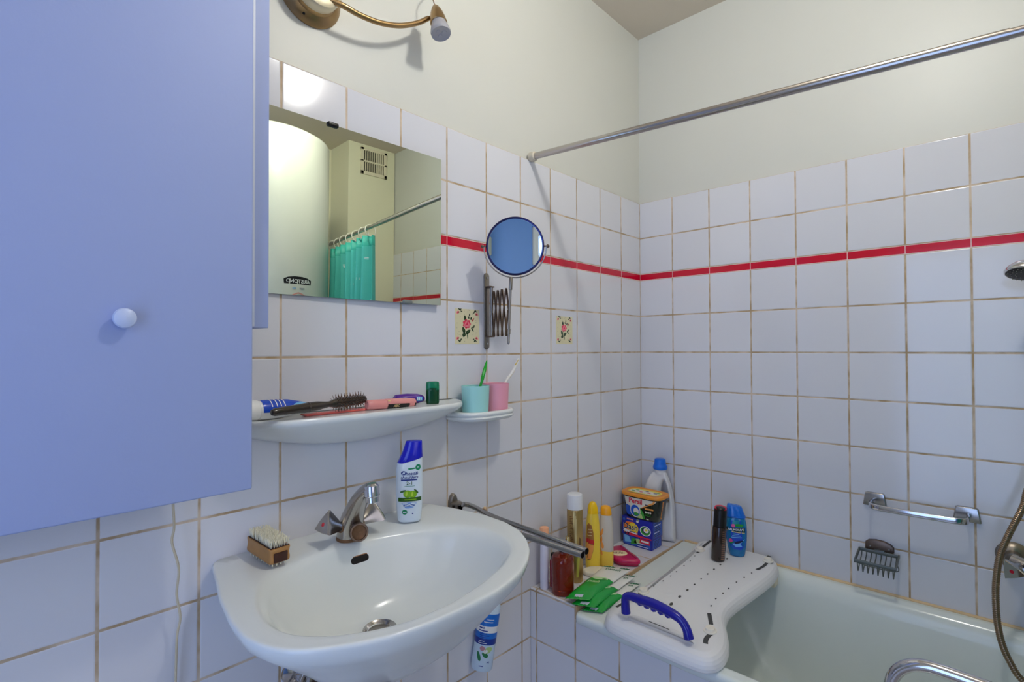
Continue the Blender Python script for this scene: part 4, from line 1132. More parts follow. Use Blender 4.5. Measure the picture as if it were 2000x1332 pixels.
def rail(pts, rr, nm):
    b = nb()
    Pq = spline([tuple(p) for p in pts], 8)
    tube(b, Pq, rr, 20, 1, cap=False)
    # oblique open end: inner wall
    tube(b, Pq[-14:], rr * .86, 20, 1, cap=False)
    return obj(nm, b, M['chrome_worn'], tq)
rail([s1, at(905, 985, 'z', RZ + .001), k1, k1b, k1b.lerp(e1, .5), e1], .0068, 'rail_arm')
rail([s2, s2.lerp(e2, .25) + V((.0, 0, -.001)), s2.lerp(e2, .6), e2], .0068, 'rail_arm')
for e in (e1, e2):
    b = nb(); lathe(b, [(0, 0), (.0060, 0)], e + (s1 - e).normalized() * .006, (s1 - e), 20, cap0=False, cap1=False); obj('arm_mouth', b, M['darkhole'], tq, label='dark open end of the tube')
M['tan'] = mat('tan_rubber', (214, 180, 140), 0.6)
kp = at(945, 998, 'z', RZ); kd = (k1b - k1).normalized()
b = nb(); torus(b, kp, kd, .0072, .0016, 24, 8); torus(b, kp + kd * .003, kd + V((.1, 0, .1)), .0074, .0014, 24, 8); lathe(b, [(0, 0), (.004, .001), (.005, .004), (.003, .007), (0, .008)], kp + V((0, -.003, .005)), (0, -.3, 1), 14, cap0=False, cap1=False); tube(b, [kp + V((0, -.004, -.006)), kp + V((.001, -.005, -.014))], .0011, 8, 1)
tag(obj('rubber_band', b, M['tan'], None, tuple(kp)), 'tan rubber band knotted round the upper towel rail arm', 'band')
# ------------------------------------------------------------------ tiled surround and ledge
PX = -.711
b = nb(); box2(b, (PX, -.178, -1.30), (-.0005, -.0005, -.744), .0015, 1)
for f in b.faces:
    if f.normal.z > .5: f.material_index = 1
lg = obj('trim_2', b, [M['tileP'], M['tileL']], None, (0, 0, 0)); lg['kind'] = 'structure'
b = nb(); box2(b, (PX, YS + .002, -1.30), (PX + .02, -.1785, -.7800)); o = obj('trim_3', b, M['tileP'], None, (0, 0, 0)); o['kind'] = 'structure'
M['ledge_grout'] = mat('tan_joint', (190, 160, 120), 0.7, noise=0.2, nscale=40)
b = nb(); box2(b, (PX - .0006, -.1815, -.7815), (-.001, -.1770, -.7435), .0005, 1); o = obj('trim_4', b, M['ledge_grout'], None, (0, 0, 0)); o['kind'] = 'structure'

# ------------------------------------------------------------------ bathtub
def rimz(x): return -.7425 + .0165 * (x / .722)
bx = thing('bathtub', 'pale green-white enamelled bathtub along the tiled wall', 'bathtub', (-.36, -1.1, -1.28))
X0, X1, Y0, Y1 = -.722, -.0015, YS + .004, -.1820
def tubring(l, r, f, k, rad, dz, n=10, zabs=None):
    x0, x1, y0, y1 = X0 + l, X1 - r, Y0 + f, Y1 - k
    rad = min(rad, (x1 - x0) / 2 - .001, (y1 - y0) / 2 - .001)
    o = []
    for cx, cy, a0 in ((x1 - rad, y1 - rad, 0), (x0 + rad, y1 - rad, 90), (x0 + rad, y0 + rad, 180), (x1 - rad, y0 + rad, 270)):
        for q in range(n + 1):
            a = math.radians(a0 + 90 * q / n); x, y = cx + rad * math.cos(a), cy + rad * math.sin(a)
            o.append(V((x, y, (rimz(x) + dz) if zabs is None else zabs)))
    return o
rings = [tubring(.016, .006, .006, .006, .010, -.030), tubring(.003, .002, .002, .002, .010, -.0285), tubring(0, 0, 0, 0, .010, -.026), tubring(0, 0, 0, 0, .010, -.010), tubring(.0015, 0, 0, 0, .010, -.005), tubring(.005, 0, 0, 0, .010, -.0015), tubring(.010, .004, .004, .004, .012, 0), tubring(.013, .006, .006, .006, .012, 0), tubring(.0315, .018, .057, .114, .10, 0),
         tubring(.034, .020, .06, .118, .10, 0), tubring(.041, .027, .067, .128, .11, -.002), tubring(.047, .035, .075, .138, .12, -.008), tubring(.051, .044, .085, .148, .125, -.020), tubring(.055, .052, .095, .160, .13, -.05), tubring(.066, .064, .12, .195, .14, -.15), tubring(.080, .082, .16, .25, .15, -.28), tubring(.095, .10, .19, .31, .15, -.36), tubring(.125, .13, .23, .37, .14, -.395), tubring(.20, .20, .32, .46, .12, -.41)]
b = nb(); loft(b, rings, False, True, True); obj('tub_shell', b, M['enamel'], bx, sharp=60)

# ------------------------------------------------------------------ white bath board across the tub
M['board'] = mat('white_board_plastic', (232, 232, 232), 0.38)
M['knob'] = mat('ivory_knob', (240, 234, 220), 0.35)
M['bluep'] = mat('dark_blue_plastic', (24, 22, 150), 0.22, coat=0.3)
M['slotg'] = mat('grey_slot', (70, 70, 68), 0.7)
bb = thing('bath_board', 'white plastic bath board with dark blue handle lying across the bathtub', 'bath seat', (-.39, -.42, -.742))
ol = [(-.748, -.335), (-.735, -.296), (-.69, -.272), (-.61, -.264), (-.516, -.277), (-.409, -.285), (-.325, -.287), (-.215, -.283), (-.125, -.270), (-.07, -.262), (-.040, -.272), (-.027, -.308), (-.026, -.42), (-.027, -.50), (-.046, -.536), (-.09, -.554), (-.164, -.562), (-.25, -.556), (-.335, -.546), (-.42, -.537), (-.475, -.536), (-.525, -.546), (-.57, -.567), (-.615, -.588), (-.66, -.601), (-.705, -.603), (-.737, -.590), (-.752, -.556), (-.753, -.45)]
OP = [(p.x, p.y) for p in spline([(x, y, 0) for x, y in ol], 6, True)]
def brg(ins, z): return [V((x, y, rimz(x) + .0005 + z)) for x, y in offset_poly(OP, ins)]
b = nb(); loft(b, [brg(.006, 0), brg(.002, .0015), brg(0, .005), brg(0, .012), brg(.002, .020), brg(.006, .028), brg(.012, .0345), brg(.020, .0390), brg(.024, .0408), brg(.027, .0414), brg(.029, .0417)]); bmesh.ops.triangulate(b, faces=[f for f in b.faces if len(f.verts) > 4], ngon_method='EAR_CLIP'); bo = obj('board', b, M['board'], bb, sharp=12)
def btop(x, y, off=0.0): return V((x, y, rimz(x) + .0423 + off))
# slots and drain holes
def bslot(u0, v0, u1, v1, w, bend=0.0):
    p, q = at(u0, v0, 'z', -.703), at(u1, v1, 'z', -.703)
    d = q - p; s = V((-d.y, d.x, 0)).normalized(); o = []
    n = 10
    for k in range(n + 1):
        t = k / n; c = p + d * t + s * (bend * 4 * t * (1 - t)); o.append((c + s * w / 2))
    for k in range(n, -1, -1):
        t = k / n; c = p + d * t + s * (bend * 4 * t * (1 - t)); o.append((c - s * w / 2))
    return [(c.x, c.y) for c in o]
b = nb()
tb = lambda x, y: btop(x, y, .0006)
for a in ((1204, 1177, 1253, 1151, .0085, 0), (1372, 1069, 1388, 1057, .010, 0), (1361, 1079, 1368, 1076, .009, 0), (1478, 1112, 1498, 1099, .010, -.004), (1500, 1090, 1503, 1087, .012, 0), (1385, 1191, 1389, 1212, .011, 0), (1378, 1247, 1388, 1230, .012, .004)):
    art_poly(b, bslot(*a), tb, 1)
for r in ([(1277, 1139, 9), (1295, 1130, 8), (1310, 1121, 9), (1321, 1113.5, 9), (1336, 1102.5, 9), (1348, 1094, 8), (1357, 1085, 8)],
          [(1311, 1173, 22), (1327.5, 1159.5, 18), (1342.5, 1147.5, 15), (1356.5, 1137.5, 12), (1369.5, 1127.5, 11), (1382, 1118.5, 12), (1394.5, 1110, 13), (1407, 1101.5, 14), (1420, 1091, 16), (1430, 1080, 14)],
          [(1389, 1177.5, 10), (1398, 1164.5, 10), (1412, 1154.5, 11), (1423, 1146, 11), (1438.5, 1134.5, 11), (1453.5, 1126, 11), (1468, 1118, 10)]):
    for (u, v, L) in r:
        c = at(u, v, 'z', -.703); w = L / 620 * .46
        art_poly(b, ell(w * .62, w * .30, 14, (c.x, c.y), math.radians(12)), tb, 1)
obj('drain_slots', b, M['slotg'], bo, sharp=None, label='dark drain slots and holes')
for (u, v) in ((1257, 1147), (1367, 1072), (1500, 1094), (1387, 1221)):
    c = at(u, v, 'z', -.699); p = btop(c.x, c.y)
    b = nb(); lathe(b, [(.0155, -.001), (.0165, .001), (.0158, .003), (.012, .0038), (.0115, .0095), (.0105, .0105), (0, .0108)], p, (0, 0, 1), 28, sx=1.15, cap0=False, cap1=False); obj('locking_knob', b, M['knob'], bb, label='ivory locking knob')
# handle
hx_ = -.7215
hp = [at(1222.6, 1197, 'x', hx_), at(1221.5, 1180, 'x', hx_), at(1222.5, 1167, 'x', hx_), at(1231, 1164.5, 'x', hx_), at(1250, 1171, 'x', hx_), at(1277.7, 1180, 'x', hx_), at(1311, 1197, 'x', hx_), at(1330, 1211, 'x', hx_), at(1341, 1229, 'x', hx_), at(1345.5, 1247, 'x', hx_)]
b = nb(); tube(b, hp, [.0125, .0115, .0110, .0110, .0122, .0128, .0120, .0108, .0110, .0125], 18, 6); hd = obj('grab_handle', b, M['bluep'], bb, label='dark blue grab handle')
b = nb()
for k in range(5):
    q = hp[4].lerp(hp[6], .0 + .9 * k / 4) + V((0, 0, -.0085)); lathe(b, [(0, -.0085), (.006, -.0065), (.0085, 0), (.006, .0065), (0, .0085)], q, (0, 1, 0), 16, cap0=False, cap1=False)
obj('finger_grips', b, M['bluep'], hd)
# raised saddle that carries the handle, with a thin slot
b = nb(); sdl = [(-.7165, -.365), (-.710, -.352), (-.697, -.354), (-.686, -.37), (-.682, -.44), (-.686, -.52), (-.697, -.538), (-.710, -.540), (-.7165, -.527), (-.7170, -.44)]
SP = [(p.x, p.y) for p in spline([(x, y, 0) for x, y in sdl], 4, True)]
loft(b, [[V((x, y, rimz(x) + .034)) for x, y in offset_poly(SP, -.004)], [V((x, y, rimz(x) + .0405)) for x, y in offset_poly(SP, -.003)], [V((x, y, rimz(x) + .0426)) for x, y in SP], [V((x, y, rimz(x) + .0436)) for x, y in offset_poly(SP, .004)], [V((x, y, rimz(x) + .0438)) for x, y in offset_poly(SP, .008)]]); obj('handle_saddle', b, M['board'], bo)
b = nb(); art_poly(b, bslot(1267, 1205, 1307, 1221, .0035), lambda x, y: btop(x, y, .0018), 0); obj('saddle_slot', b, M['slotg'], bo, sharp=None, label='thin dark slot under the handle')
b = nb(); fp = at(1505, 1150, 'z', -.765); box2(b, (-.10, -.545, -.785), (-.062, -.510, -.738), .004); obj('support_foot', b, M['cream'], bb, label='cream support foot under the board')

# ------------------------------------------------------------------ tub grab rail at the front edge of the tub
gr = thing('tub_grab_rail', 'arched chrome grab rail on the near rim of the bathtub', 'rail', (-.7, -.95, rimz(-.7)))
gx = -.7
b = nb(); tube(b, [(gx, -.930, rimz(gx) + .001), (gx, -.931, -.69), (gx, -.9345, -.645), (gx, -.944, -.618), (gx, -.964, -.598), (gx, -.990, -.589), (gx, -1.03, -.5885), (gx, -1.09, -.592), (gx, -1.18, -.598), (gx, -1.215, -.606), (gx, -1.235, -.63), (gx, -1.24, -.69), (gx, -1.24, rimz(gx) + .001)], .0115, 20, 6); obj('rail_tube', b, M['chrome'], gr)
for y in (-.930, -1.24):
    b = nb(); lathe(b, [(0, 0), (.019, 0), (.019, .006), (.014, .010), (0, .010)], (gx, y, rimz(gx)), (0, 0, 1), 24, cap0=False, cap1=False); obj('rail_foot', b, M['chrome_worn'], gr)

# ------------------------------------------------------------------ grab bar on the wall
gb = thing('wall_grab_bar', 'chrome grab bar with two wall plates above the soap basket', 'rail', (0, -.917, -.46))
mE = Matrix(((0, 0, -1, 0), (-1, 0, 0, 0), (0, 1, 0, 0), (0, 0, 0, 1)))   # local (x, y, z) -> world (-z, -x, y): x runs right in the photo
for (u0, u1, yc) in ((1688, 1736, -.8105), (1859, 1918, -1.0265)):
    tz = (-.4385, -.4790)
    po = [(-.029, -.019), (-.0235, .0185), (-.019, .021), (.019, .021), (.0235, .0185), (.029, -.019), (.026, -.021), (-.026, -.021)]
    b = nb(); slab(b, [(x * 1.07 - yc, y - .4570) for x, y in po], .0, .010, 0, .003, 3, mE); obj('wall_plate', b, M['chrome_worn'], gb)
b = nb()
pts = [(-.006, -.806, -.462), (-.040, -.8035, -.4635), (-.062, -.808, -.464), (-.072, -.822, -.464), (-.074, -.85, -.4645), (-.075, -.917, -.4645), (-.074, -.985, -.4645), (-.072, -1.012, -.464), (-.062, -1.026, -.464), (-.040, -1.0305, -.4635), (-.006, -1.028, -.462)]
Pg = spline(pts, 6); rings = []
for i, p in enumerate(Pg):
    t = (Pg[min(i + 1, len(Pg) - 1)] - Pg[max(i - 1, 0)]).normalized(); s = t.cross(V((0, 0, 1))).normalized()
    rings.append([p + s * x + V((0, 0, y)) for x, y in rrect(.0070, .0175, .003, 4)])
loft(b, rings); obj('bar', b, M['chrome'], gb, sharp=40)

# ------------------------------------------------------------------ wire soap basket
M['wire'] = mat('grey_coated_wire', (104, 108, 104), 0.42, 0.5, noise=0.15, nscale=80)
sb = thing('soap_basket', 'grey wire soap basket on the tiled wall below the grab bar', 'soap dish', (0, -.82, -.62))
po = [(-.037, -.016), (-.036, .006), (-.028, .0135), (-.008, .0175), (.012, .0165), (.030, .010), (.037, .002), (.0375, -.014), (.033, -.0165), (-.033, -.018)]
b = nb(); slab(b, [(x + .8205, y - .5985) for x, y in po], .0, .009, 0, .003, 3, mE); bp_ = obj('wall_plate', b, M['brown_metal'], sb)
for y in (-.797, -.845):
    b = nb(); lathe(b, [(0, 0), (.0036, 0), (.003, .002), (0, .003)], (-.009, y, -.604), (-1, 0, 0), 12, cap0=False, cap1=False); obj('screw', b, M['nickel'], bp_)
ya, yb, xa, xb = -.770, -.8705, -.016, -.090
def zz(x): return -.617 - .015 * (x - xa) / (xb - xa)
b = nb()
fr = [(xa, ya), (xa, yb), (xb, yb), (xb, ya)]
for i in range(4):
    (x_, y_), (x2, y2) = fr[i], fr[(i + 1) % 4]
    p, q = V((x_, y_, zz(x_))), V((x2, y2, zz(x2))); d = (q - p).normalized(); s = d.cross(V((0, 0, 1))).normalized(); w_ = V((0, 0, 1))
    p, q = p - d * .0022, q + d * .0022
    loft(b, [[o + s * u_ + w_ * v_ for u_, v_ in rrect(.0046, .0105, .0012, 2)] for o in (p, q)])
obj('basket_frame', b, M['wire'], sb, sharp=40)
b = nb(); box2(b, (-.018, -.835, zz(xa) - .003), (-.004, -.808, zz(xa) + .008), .001); obj('basket_arm', b, M['wire'], sb)
for k in range(8):
    y = ya + (yb - ya) * (k + .5) / 8
    b = nb(); tube(b, [(xa, y, zz(xa) - .003), (xa - .003, y, zz(xa) - .014), (xa - .022, y, zz(xa) - .024), (xb + .016, y, zz(xb) - .030), (xb + .010, y, zz(xb) - .030), (xb + .001, y, zz(xb) - .004)], .0016, 8, 3)
    obj('wire_rib', b, M['wire'], sb)
b = nb(); xm = (xa + xb) / 2; tube(b, [(xm, ya, zz(xm) - .003), (xm, ya - .004, zz(xm) - .026), (xm, yb + .004, zz(xm) - .026), (xm, yb, zz(xm) - .003)], .0016, 8, 4); obj('wire_rib', b, M['wire'], sb)

# ------------------------------------------------------------------ shower mixer, hose and hand shower at the right edge
mx = thing('bath_mixer', 'chrome bath mixer with triangular handle at the right edge of the photo', 'tap', (0, -1.17, -.56))
fl_ = at(1975, 1084, 'x', -.002)
b = nb(); lathe(b, [(0, 0), (.036, 0), (.037, .003), (.034, .008), (.026, .014), (.018, .018), (.017, .045), (0, .045)], (-.0005, fl_.y - .004, fl_.z), (-1, 0, 0), 36, cap0=False, cap1=False); obj('wall_flange', b, M['nickel'], mx)
b = nb(); lathe(b, [(0, 0), (.036, 0), (.037, .003), (.034, .008), (.026, .014), (.018, .018), (.017, .045), (0, .045)], (-.0005, fl_.y - .154, fl_.z), (-1, 0, 0), 36, cap0=False, cap1=False); obj('wall_flange', b, M['nickel'], mx)
b = nb(); cyl(b, (-.058, fl_.y - .024, fl_.z - .004), (-.058, fl_.y - .165, fl_.z - .004), .020, n=32, bev=.005); cyl(b, (-.040, fl_.y - .004, fl_.z), (-.058, fl_.y - .03, fl_.z - .004), .015, n=24); tube(b, [(-.058, fl_.y - .08, fl_.z - .02), (-.10, fl_.y - .08, fl_.z - .03), (-.15, fl_.y - .08, fl_.z - .05), (-.17, fl_.y - .08, fl_.z - .07)], .012, 16, 5); obj('mixer_body', b, M['chrome_worn'], mx)
def tri_handle(o, d, up, dot, lab):
    m4 = ax_mtx(o, d, up)
    def tri(r, h, p_):
        o_ = []
        for k in range(48):
            a = 2 * PI * k / 48; rr = r * (math.cos(PI / 3) / math.cos(((a + PI / 6) % (2 * PI / 3)) - PI / 3)) ** p_
            o_.append(m4 @ V((rr * math.cos(a), rr * math.sin(a), h)))
        return o_
    b = nb(); loft(b, [tri(.010, -.012, 0), tri(.012, 0, .2), tri(.0235, .020, .75), tri(.0290, .032, .85), tri(.0295, .036, .85), tri(.027, .0385, .8)]); k = obj('mixer_handle', b, M['chrome'], mx, sharp=25)
    b = nb(); lathe(b, [(0, .0394), (.0044, .0391), (.0048, .0384)], n=20, mtx=m4, cap0=False, cap1=False); obj('colour_dot', b, dot, k, base=tuple(m4 @ V((0, 0, .039))), label=lab)
ho = at(1978, 1112, 'x', -.095)
hd3 = V((-.80, .30, -.10)).normalized()
tri_handle(at(1977, 1116, 'x', -.105) - hd3 * .036, hd3, (0, .55, -.83), M['dot_red'], 'red dot')
M['hose'] = bpy.data.materials.new('ribbed_metal_hose'); M['hose'].use_nodes = True
_nt = M['hose'].node_tree; _b = _nt.nodes['Principled BSDF']; _b.inputs['Metallic'].default_value = 1; _b.inputs['Roughness'].default_value = .3; _b.inputs['Base Color'].default_value = rgb(150, 128, 104)
hs = thing('shower_hose', 'ribbed metal shower hose hanging in a loop at the right edge', 'hose', (-.15, -1.10, -.7))
hpts = [(-.09, -1.30, -.10), (-.11, -1.225, -.20)] + [tuple(at(u, v, 'x', x)) for u, v, x in ((2016, 940, -.13), (1998, 990, -.14), (1980, 1025, -.15), (1965, 1055, -.155), (1953, 1085, -.16), (1947, 1120, -.165), (1944.5, 1160, -.17), (1948, 1215, -.175), (1958, 1260, -.18), (1974, 1295, -.18), (1998, 1330, -.18))] + [(-.17, -1.20, -.86), (-.14, -1.26, -.84), (-.10, -1.28, -.72), (-.066, -1.268, fl_.z - .028)]
Ph = spline(hpts, 1)
Ph = spline(hpts, 10)
# ribs: sample evenly and alternate the radius
Ls = [0]
for p, q in zip(Ph, Ph[1:]): Ls.append(Ls[-1] + (q - p).length)
step = .0012; pts2 = []; rr = []; i = 0; s = 0; k = 0
while s < Ls[-1]:
    while Ls[i + 1] < s: i += 1
    t = (s - Ls[i]) / (Ls[i + 1] - Ls[i]); pts2.append(Ph[i].lerp(Ph[i + 1], t)); rr.append((.0068, .0078, .0078, .0068)[k % 4]); k += 1; s += step
b = nb(); tube(b, pts2, rr, 12, 1); obj('hose_body', b, M['hose'], hs, sharp=None)
sw = thing('hand_shower', 'chrome hand shower head poking in at the right edge', 'shower head', (-.17, -1.15, .20))
hc = at(1998, 537, 'x', -.165); hc = V((-.165, -1.148, .206))
hd_ = V((-.34, .10, -.93)).normalized()
b = nb(); lathe(b, [(.0, -.022), (.014, -.021), (.026, -.015), (.036, -.004), (.0395, .004), (.0385, .009), (.036, .010)], hc, hd_, 40, cap0=False, cap1=False); obj('head_shell', b, M['chrome'], sw)
M['nozzle'] = mat('dark_spray_face', (44, 38, 30), 0.4)
b = nb(); lathe(b, [(.0375, .009), (.034, .0115), (.018, .0125), (0, .0125)], hc, hd_, 36, cap0=False, cap1=False); sf = obj('spray_face', b, M['nozzle'], sw)
b = nb(); mt = ax_mtx(hc, hd_)
for R_, n_ in ((.032, 22), (.025, 16), (.017, 11)):
    for k in range(n_):
        a = 2 * PI * k / n_; p = mt @ V((R_ * math.cos(a), R_ * math.sin(a), .011)); cyl(b, p, p + hd_ * .0030, .0012, .0009, 6)
obj('nozzles', b, M['nickel'], sf, sharp=None)
b = nb(); tube(b, [hc - hd_ * .012, hc - hd_ * .016 + V((.02, -.05, -.01)), hc + V((.06, -.10, -.06)), (-.09, -1.285, .06), (-.09, -1.30, -.095)], [.011, .0115, .011, .0105, .0105], 16, 6); obj('shower_handle', b, M['chrome'], sw)
hk = nb(); cyl(hk, (-.0005, -1.29, .02), (-.09, -1.291, .02), .012, n=20, bev=.002); torus(hk, (-.09, -1.291, .02), (0, .1, 1), .0145, .004, 24, 8)
tag(obj('shower_bracket', hk, M['chrome_worn'], None, (0, -1.29, .02)), 'chrome wall bracket holding the hand shower beyond the right edge', 'bracket')

# ------------------------------------------------------------------ shower rail, curtain, water heater (the last two seen in the mirror)
R0, R1 = V((-.7025, -.0005, .6352)), V((-.6083, YS + .0005, .5531))
M['rod'] = mat('satin_chrome_rod', (186, 180, 176), 0.20, 1.0)
rd = thing('shower_rod', 'chrome shower curtain rod running from the cream wall over the bath', 'rod', tuple(R0))
dR = R1 - R0; br = R0 + dR * .548
b = nb(); cyl(b, R0 + dR * .004, br, .0105, n=28); obj('outer_tube', b, M['rod'], rd)
b = nb(); cyl(b, br - dR * .02, R1 - dR * .004, .0092, n=28); obj('inner_tube', b, M['rod'], rd)
M['endcap'] = mat('beige_end_cap', (214, 204, 182), 0.45)
for p, d in ((R0, dR), (R1, -dR)):
    b = nb(); lathe(b, [(0, 0), (.0150, 0), (.0155, .003), (.0150, .018), (.0125, .021), (.0105, .021)], p, d, 28, cap0=False, cap1=False); obj('end_cap', b, M['endcap'], rd, label='beige end cap')
def rodp(y): return R0 + dR * ((y - R0.y) / dR.y)
M['curt'] = mat('turquoise_curtain', (92, 214, 200), 0.5, trans=0.25, noise=0.06, nscale=6)
M['curt_d'] = mat('curtain_hem', (52, 178, 160), 0.5)
M['ringw'] = mat('ivory_ring', (238, 232, 214), 0.35)
ct = thing('shower_curtain', 'turquoise shower curtain bunched on the rod, reflected in the wall mirror', 'curtain', tuple(rodp(-1.4)))
NY = 150
def cpt(k, z):
    t = k / NY
    ztop = rodp(-1.17 - .48 * t).z - .045
    f = (ztop - z) / 1.2
    y = -1.175 - (.48) * t - .03 * f * math.sin(t * 9)
    x = rodp(y).x + (.026 + .012 * f) * math.sin(t * 2 * PI * 7.5) + .010 * math.sin(t * 2 * PI * 3.1 + 1) * f
    return V((x, y, z))
b = nb(); rows_ = []
for j in range(26):
    rows_.append([b.verts.new(cpt(k, (rodp(-1.17 - .48 * k / NY).z - .040) * (1 - j / 25) + (-.70) * j / 25)) for k in range(NY + 1)])
for j in range(25):
    for k in range(NY):
        b.faces.new((rows_[j][k], rows_[j][k + 1], rows_[j + 1][k + 1], rows_[j + 1][k])).material_index = 1 if j == 0 else 0
o = obj('curtain_cloth', b, [M['curt'], M['curt_d']], ct, sharp=None)
md = o.modifiers.new('thick', 'SOLIDIFY'); md.thickness = .0012
M['motif'] = mat('white_motif', (214, 240, 234), 0.5)
b = nb(); rnd = random.Random(9)
for k in range(70):
    kk, z = rnd.uniform(4, NY - 4), rnd.uniform(-.6, .46)
    for q in range(2):
        c = [cpt(kk + dx, z + dz + q * .006) for dx, dz in ((-1.3, -.002), (1.3, -.002), (1.3, .002), (-1.3, .002))]
        n_ = (c[1] - c[0]).cross(c[3] - c[0]).normalized(); n_ = n_ if n_.x < 0 else -n_
        try: b.faces.new([b.verts.new(p + n_ * .0016) for p in c])
        except ValueError: pass
obj('curtain_motifs', b, M['motif'], ct, sharp=None)
for k in range(7):
    p = rodp(-1.19 - .074 * k)
    b = nb(); torus(b, p + V((0, 0, -.017)), (0, 1, .12 * (-1) ** k), .0285, .0024, 28, 8); obj('curtain_ring', b, M['ringw'], ct)
# water heater
HX, HY, HR, HZ0, HZ1 = -.966, -1.655, .292, -.10, 1.035
M['heat'] = mat('white_enamel_tank', (216, 218, 206), 0.25, coat=0.3)
wh = thing('water_heater', 'white cylindrical water heater with black badge, reflected in the wall mirror', 'water heater', (HX, HY, HZ0))
b = nb(); lathe(b, [(0, -.03), (.20, -.028), (.26, -.015), (HR - .006, .0), (HR, .012), (HR, HZ1 - HZ0 - .012), (HR - .006, HZ1 - HZ0), (.25, HZ1 - HZ0 + .02), (.15, HZ1 - HZ0 + .035), (0, HZ1 - HZ0 + .04)], (HX, HY, HZ0), (0, 0, 1), 96, cap0=False, cap1=False); obj('tank', b, M['heat'], wh, sharp=50)
for z in (.2, .85):
    b = nb(); box2(b, (HX - .12, YR + .0005, z - .03), (HX + .12, HY - HR + .03, z + .03), .004); obj('wall_bracket', b, M['nickel'], wh)
def hm(off): return lambda s, t: V((HX + (HR + off) * math.sin(.145 + s / HR), HY + (HR + off) * math.cos(.145 + s / HR), t))
b = nb()
bz = .316
art_poly(b, [(-.068, bz - .018), (.068, bz - .018), (.070, bz + .004), (.050, bz + .013), (.020, bz + .018), (-.020, bz + .018), (-.050, bz + .013), (-.070, bz + .004)], hm(.0008), 2, mi=0)
MT = hm(.0016)
NR = lambda s, t: MT(-s, t)
art_text(b, 'ARISTON', .0245, -.010, bz - .005, NR, bold=.018, mi=1)
art_poly(b, ell(.0085, .0085, 24, (-.050, bz - .004)), MT, 0, mi=1); art_poly(b, ell(.0062, .0062, 24, (-.050, bz - .004)), hm(.0024), 0, mi=0)
art_rect(b, -.030, -.012, bz - .042, bz - .034, MT, 3, 1, mi=2); art_rect(b, .006, .032, bz - .041, bz - .035, MT, 3, 1, mi=3)
art_poly(b, [(.045, bz - .075), (.02, bz - .062), (.0, bz - .056), (-.025, bz - .066), (-.045, bz - .078), (-.02, bz - .070), (.0, bz - .062), (.02, bz - .068)], MT, 1, mi=4)
obj('badge', b, [M['black'], M['white'], mat('pale_blue_print', (150, 180, 206), .4), mat('grey_print', (150, 156, 160), .4), mat('pale_red_print', (224, 150, 140), .4)], wh, sharp=None, label='black badge with white lettering')
# ------------------------------------------------------------------ things on the tiled ledge
LZ_ = -.7438
def face_cam(p, extra=0.0):
    return math.atan2(CAM.y - p[1], CAM.x - p[0]) + PI / 2 + math.radians(extra)

# white tube with a peach cap
M['peach'] = mat('peach_cap', (255, 186, 140), 0.35); M['lilac_w'] = mat('lilac_white_tube', (232, 230, 246), 0.3)
c = V((-.684, -.036, LZ_))
t = thing('lotion_tube', 'slim white lotion tube with a peach cap at the front corner of the ledge', 'bottle', tuple(c))
b = nb(); lathe(b, [(0, 0), (.0128, 0), (.0136, .002), (.0138, .06), (.0134, .145), (.0122, .150), (0, .150)], c, (0, 0, 1), 32, cap0=False, cap1=False); obj('bottle_body', b, M['lilac_w'], t)
b = nb(); lathe(b, [(.0135, .150), (.0148, .1505), (.0146, .188), (.0136, .192), (.010, .193), (0, .1932)], c, (0, 0, 1), 32, cap0=True, cap1=False); obj('cap', b, M['peach'], t)

# amber bottle with gold and black pump
M['amber'] = mat('amber_liquid_glass', (150, 44, 18), 0.06, trans=0.55, ior=1.4, coat=0.3); M['goldm'] = mat('gold_metal', (214, 188, 130), 0.22, 1.0)
M['pinkred'] = mat('crimson_tube', (190, 36, 60), 0.3)
c = V((-.668, -.097, LZ_))
t = thing('amber_bottle', 'round amber bottle with a gold and black pump behind the towel rail tips', 'bottle', tuple(c))
b = nb(); lathe(b, [(0, .003), (.029, .0), (.0335, .002), (.0352, .007), (.0354, .100), (.0345, .110), (.030, .117), (.020, .120), (.012, .122), (.011, .128), (0, .128)], c, (0, 0, 1), 48, cap0=False, cap1=False); obj('bottle_glass', b, M['amber'], t)
b = nb(); lathe(b, [(.011, .128), (.0125, .129), (.0125, .142), (.009, .143), (.009, .160), (0, .160)], c, (0, 0, 1), 28, cap0=True, cap1=False); obj('pump_collar', b, M['black'], t)
b = nb(); lathe(b, [(0, .160), (.013, .160), (.0145, .163), (.013, .166), (0, .166)], c + V((-.006, 0, 0)), (0, 0, 1), 28, cap0=False, cap1=False); tube(b, [c + V((-.006, 0, .163)), c + V((-.022, .008, .1635)), c + V((-.028, .011, .160))], .0035, 10, 3); obj('pump_head', b, M['chrome_worn'], t)
b = nb(); lathe(b, [(0, .125), (.0066, .125), (.0070, .127), (.0070, .170), (.0062, .1715), (0, .1718)], c + V((.016, -.008, 0)), (0, 0, 1), 24, cap0=False, cap1=False); obj('gold_cap', b, M['goldm'], t)
# crimson slim tube hidden between the two
c2 = V((-.655, -.050, LZ_))
t = thing('crimson_tube', 'crimson tube half hidden between the lotion tube and the amber bottle', 'bottle', tuple(c2))
b = nb(); lathe(b, [(0, 0), (.0110, 0), (.0120, .002), (.0120, .080), (.0110, .084), (0, .084)], c2, (0, 0, 1), 28, cap0=False, cap1=False); obj('tube_body', b, M['pinkred'], t)
b = nb(); lathe(b, [(0, .0842), (.009, .0842), (.009, .104), (.008, .106), (0, .106)], c2, (0, 0, 1), 24, cap0=False, cap1=False); obj('cap', b, M['black'], t)

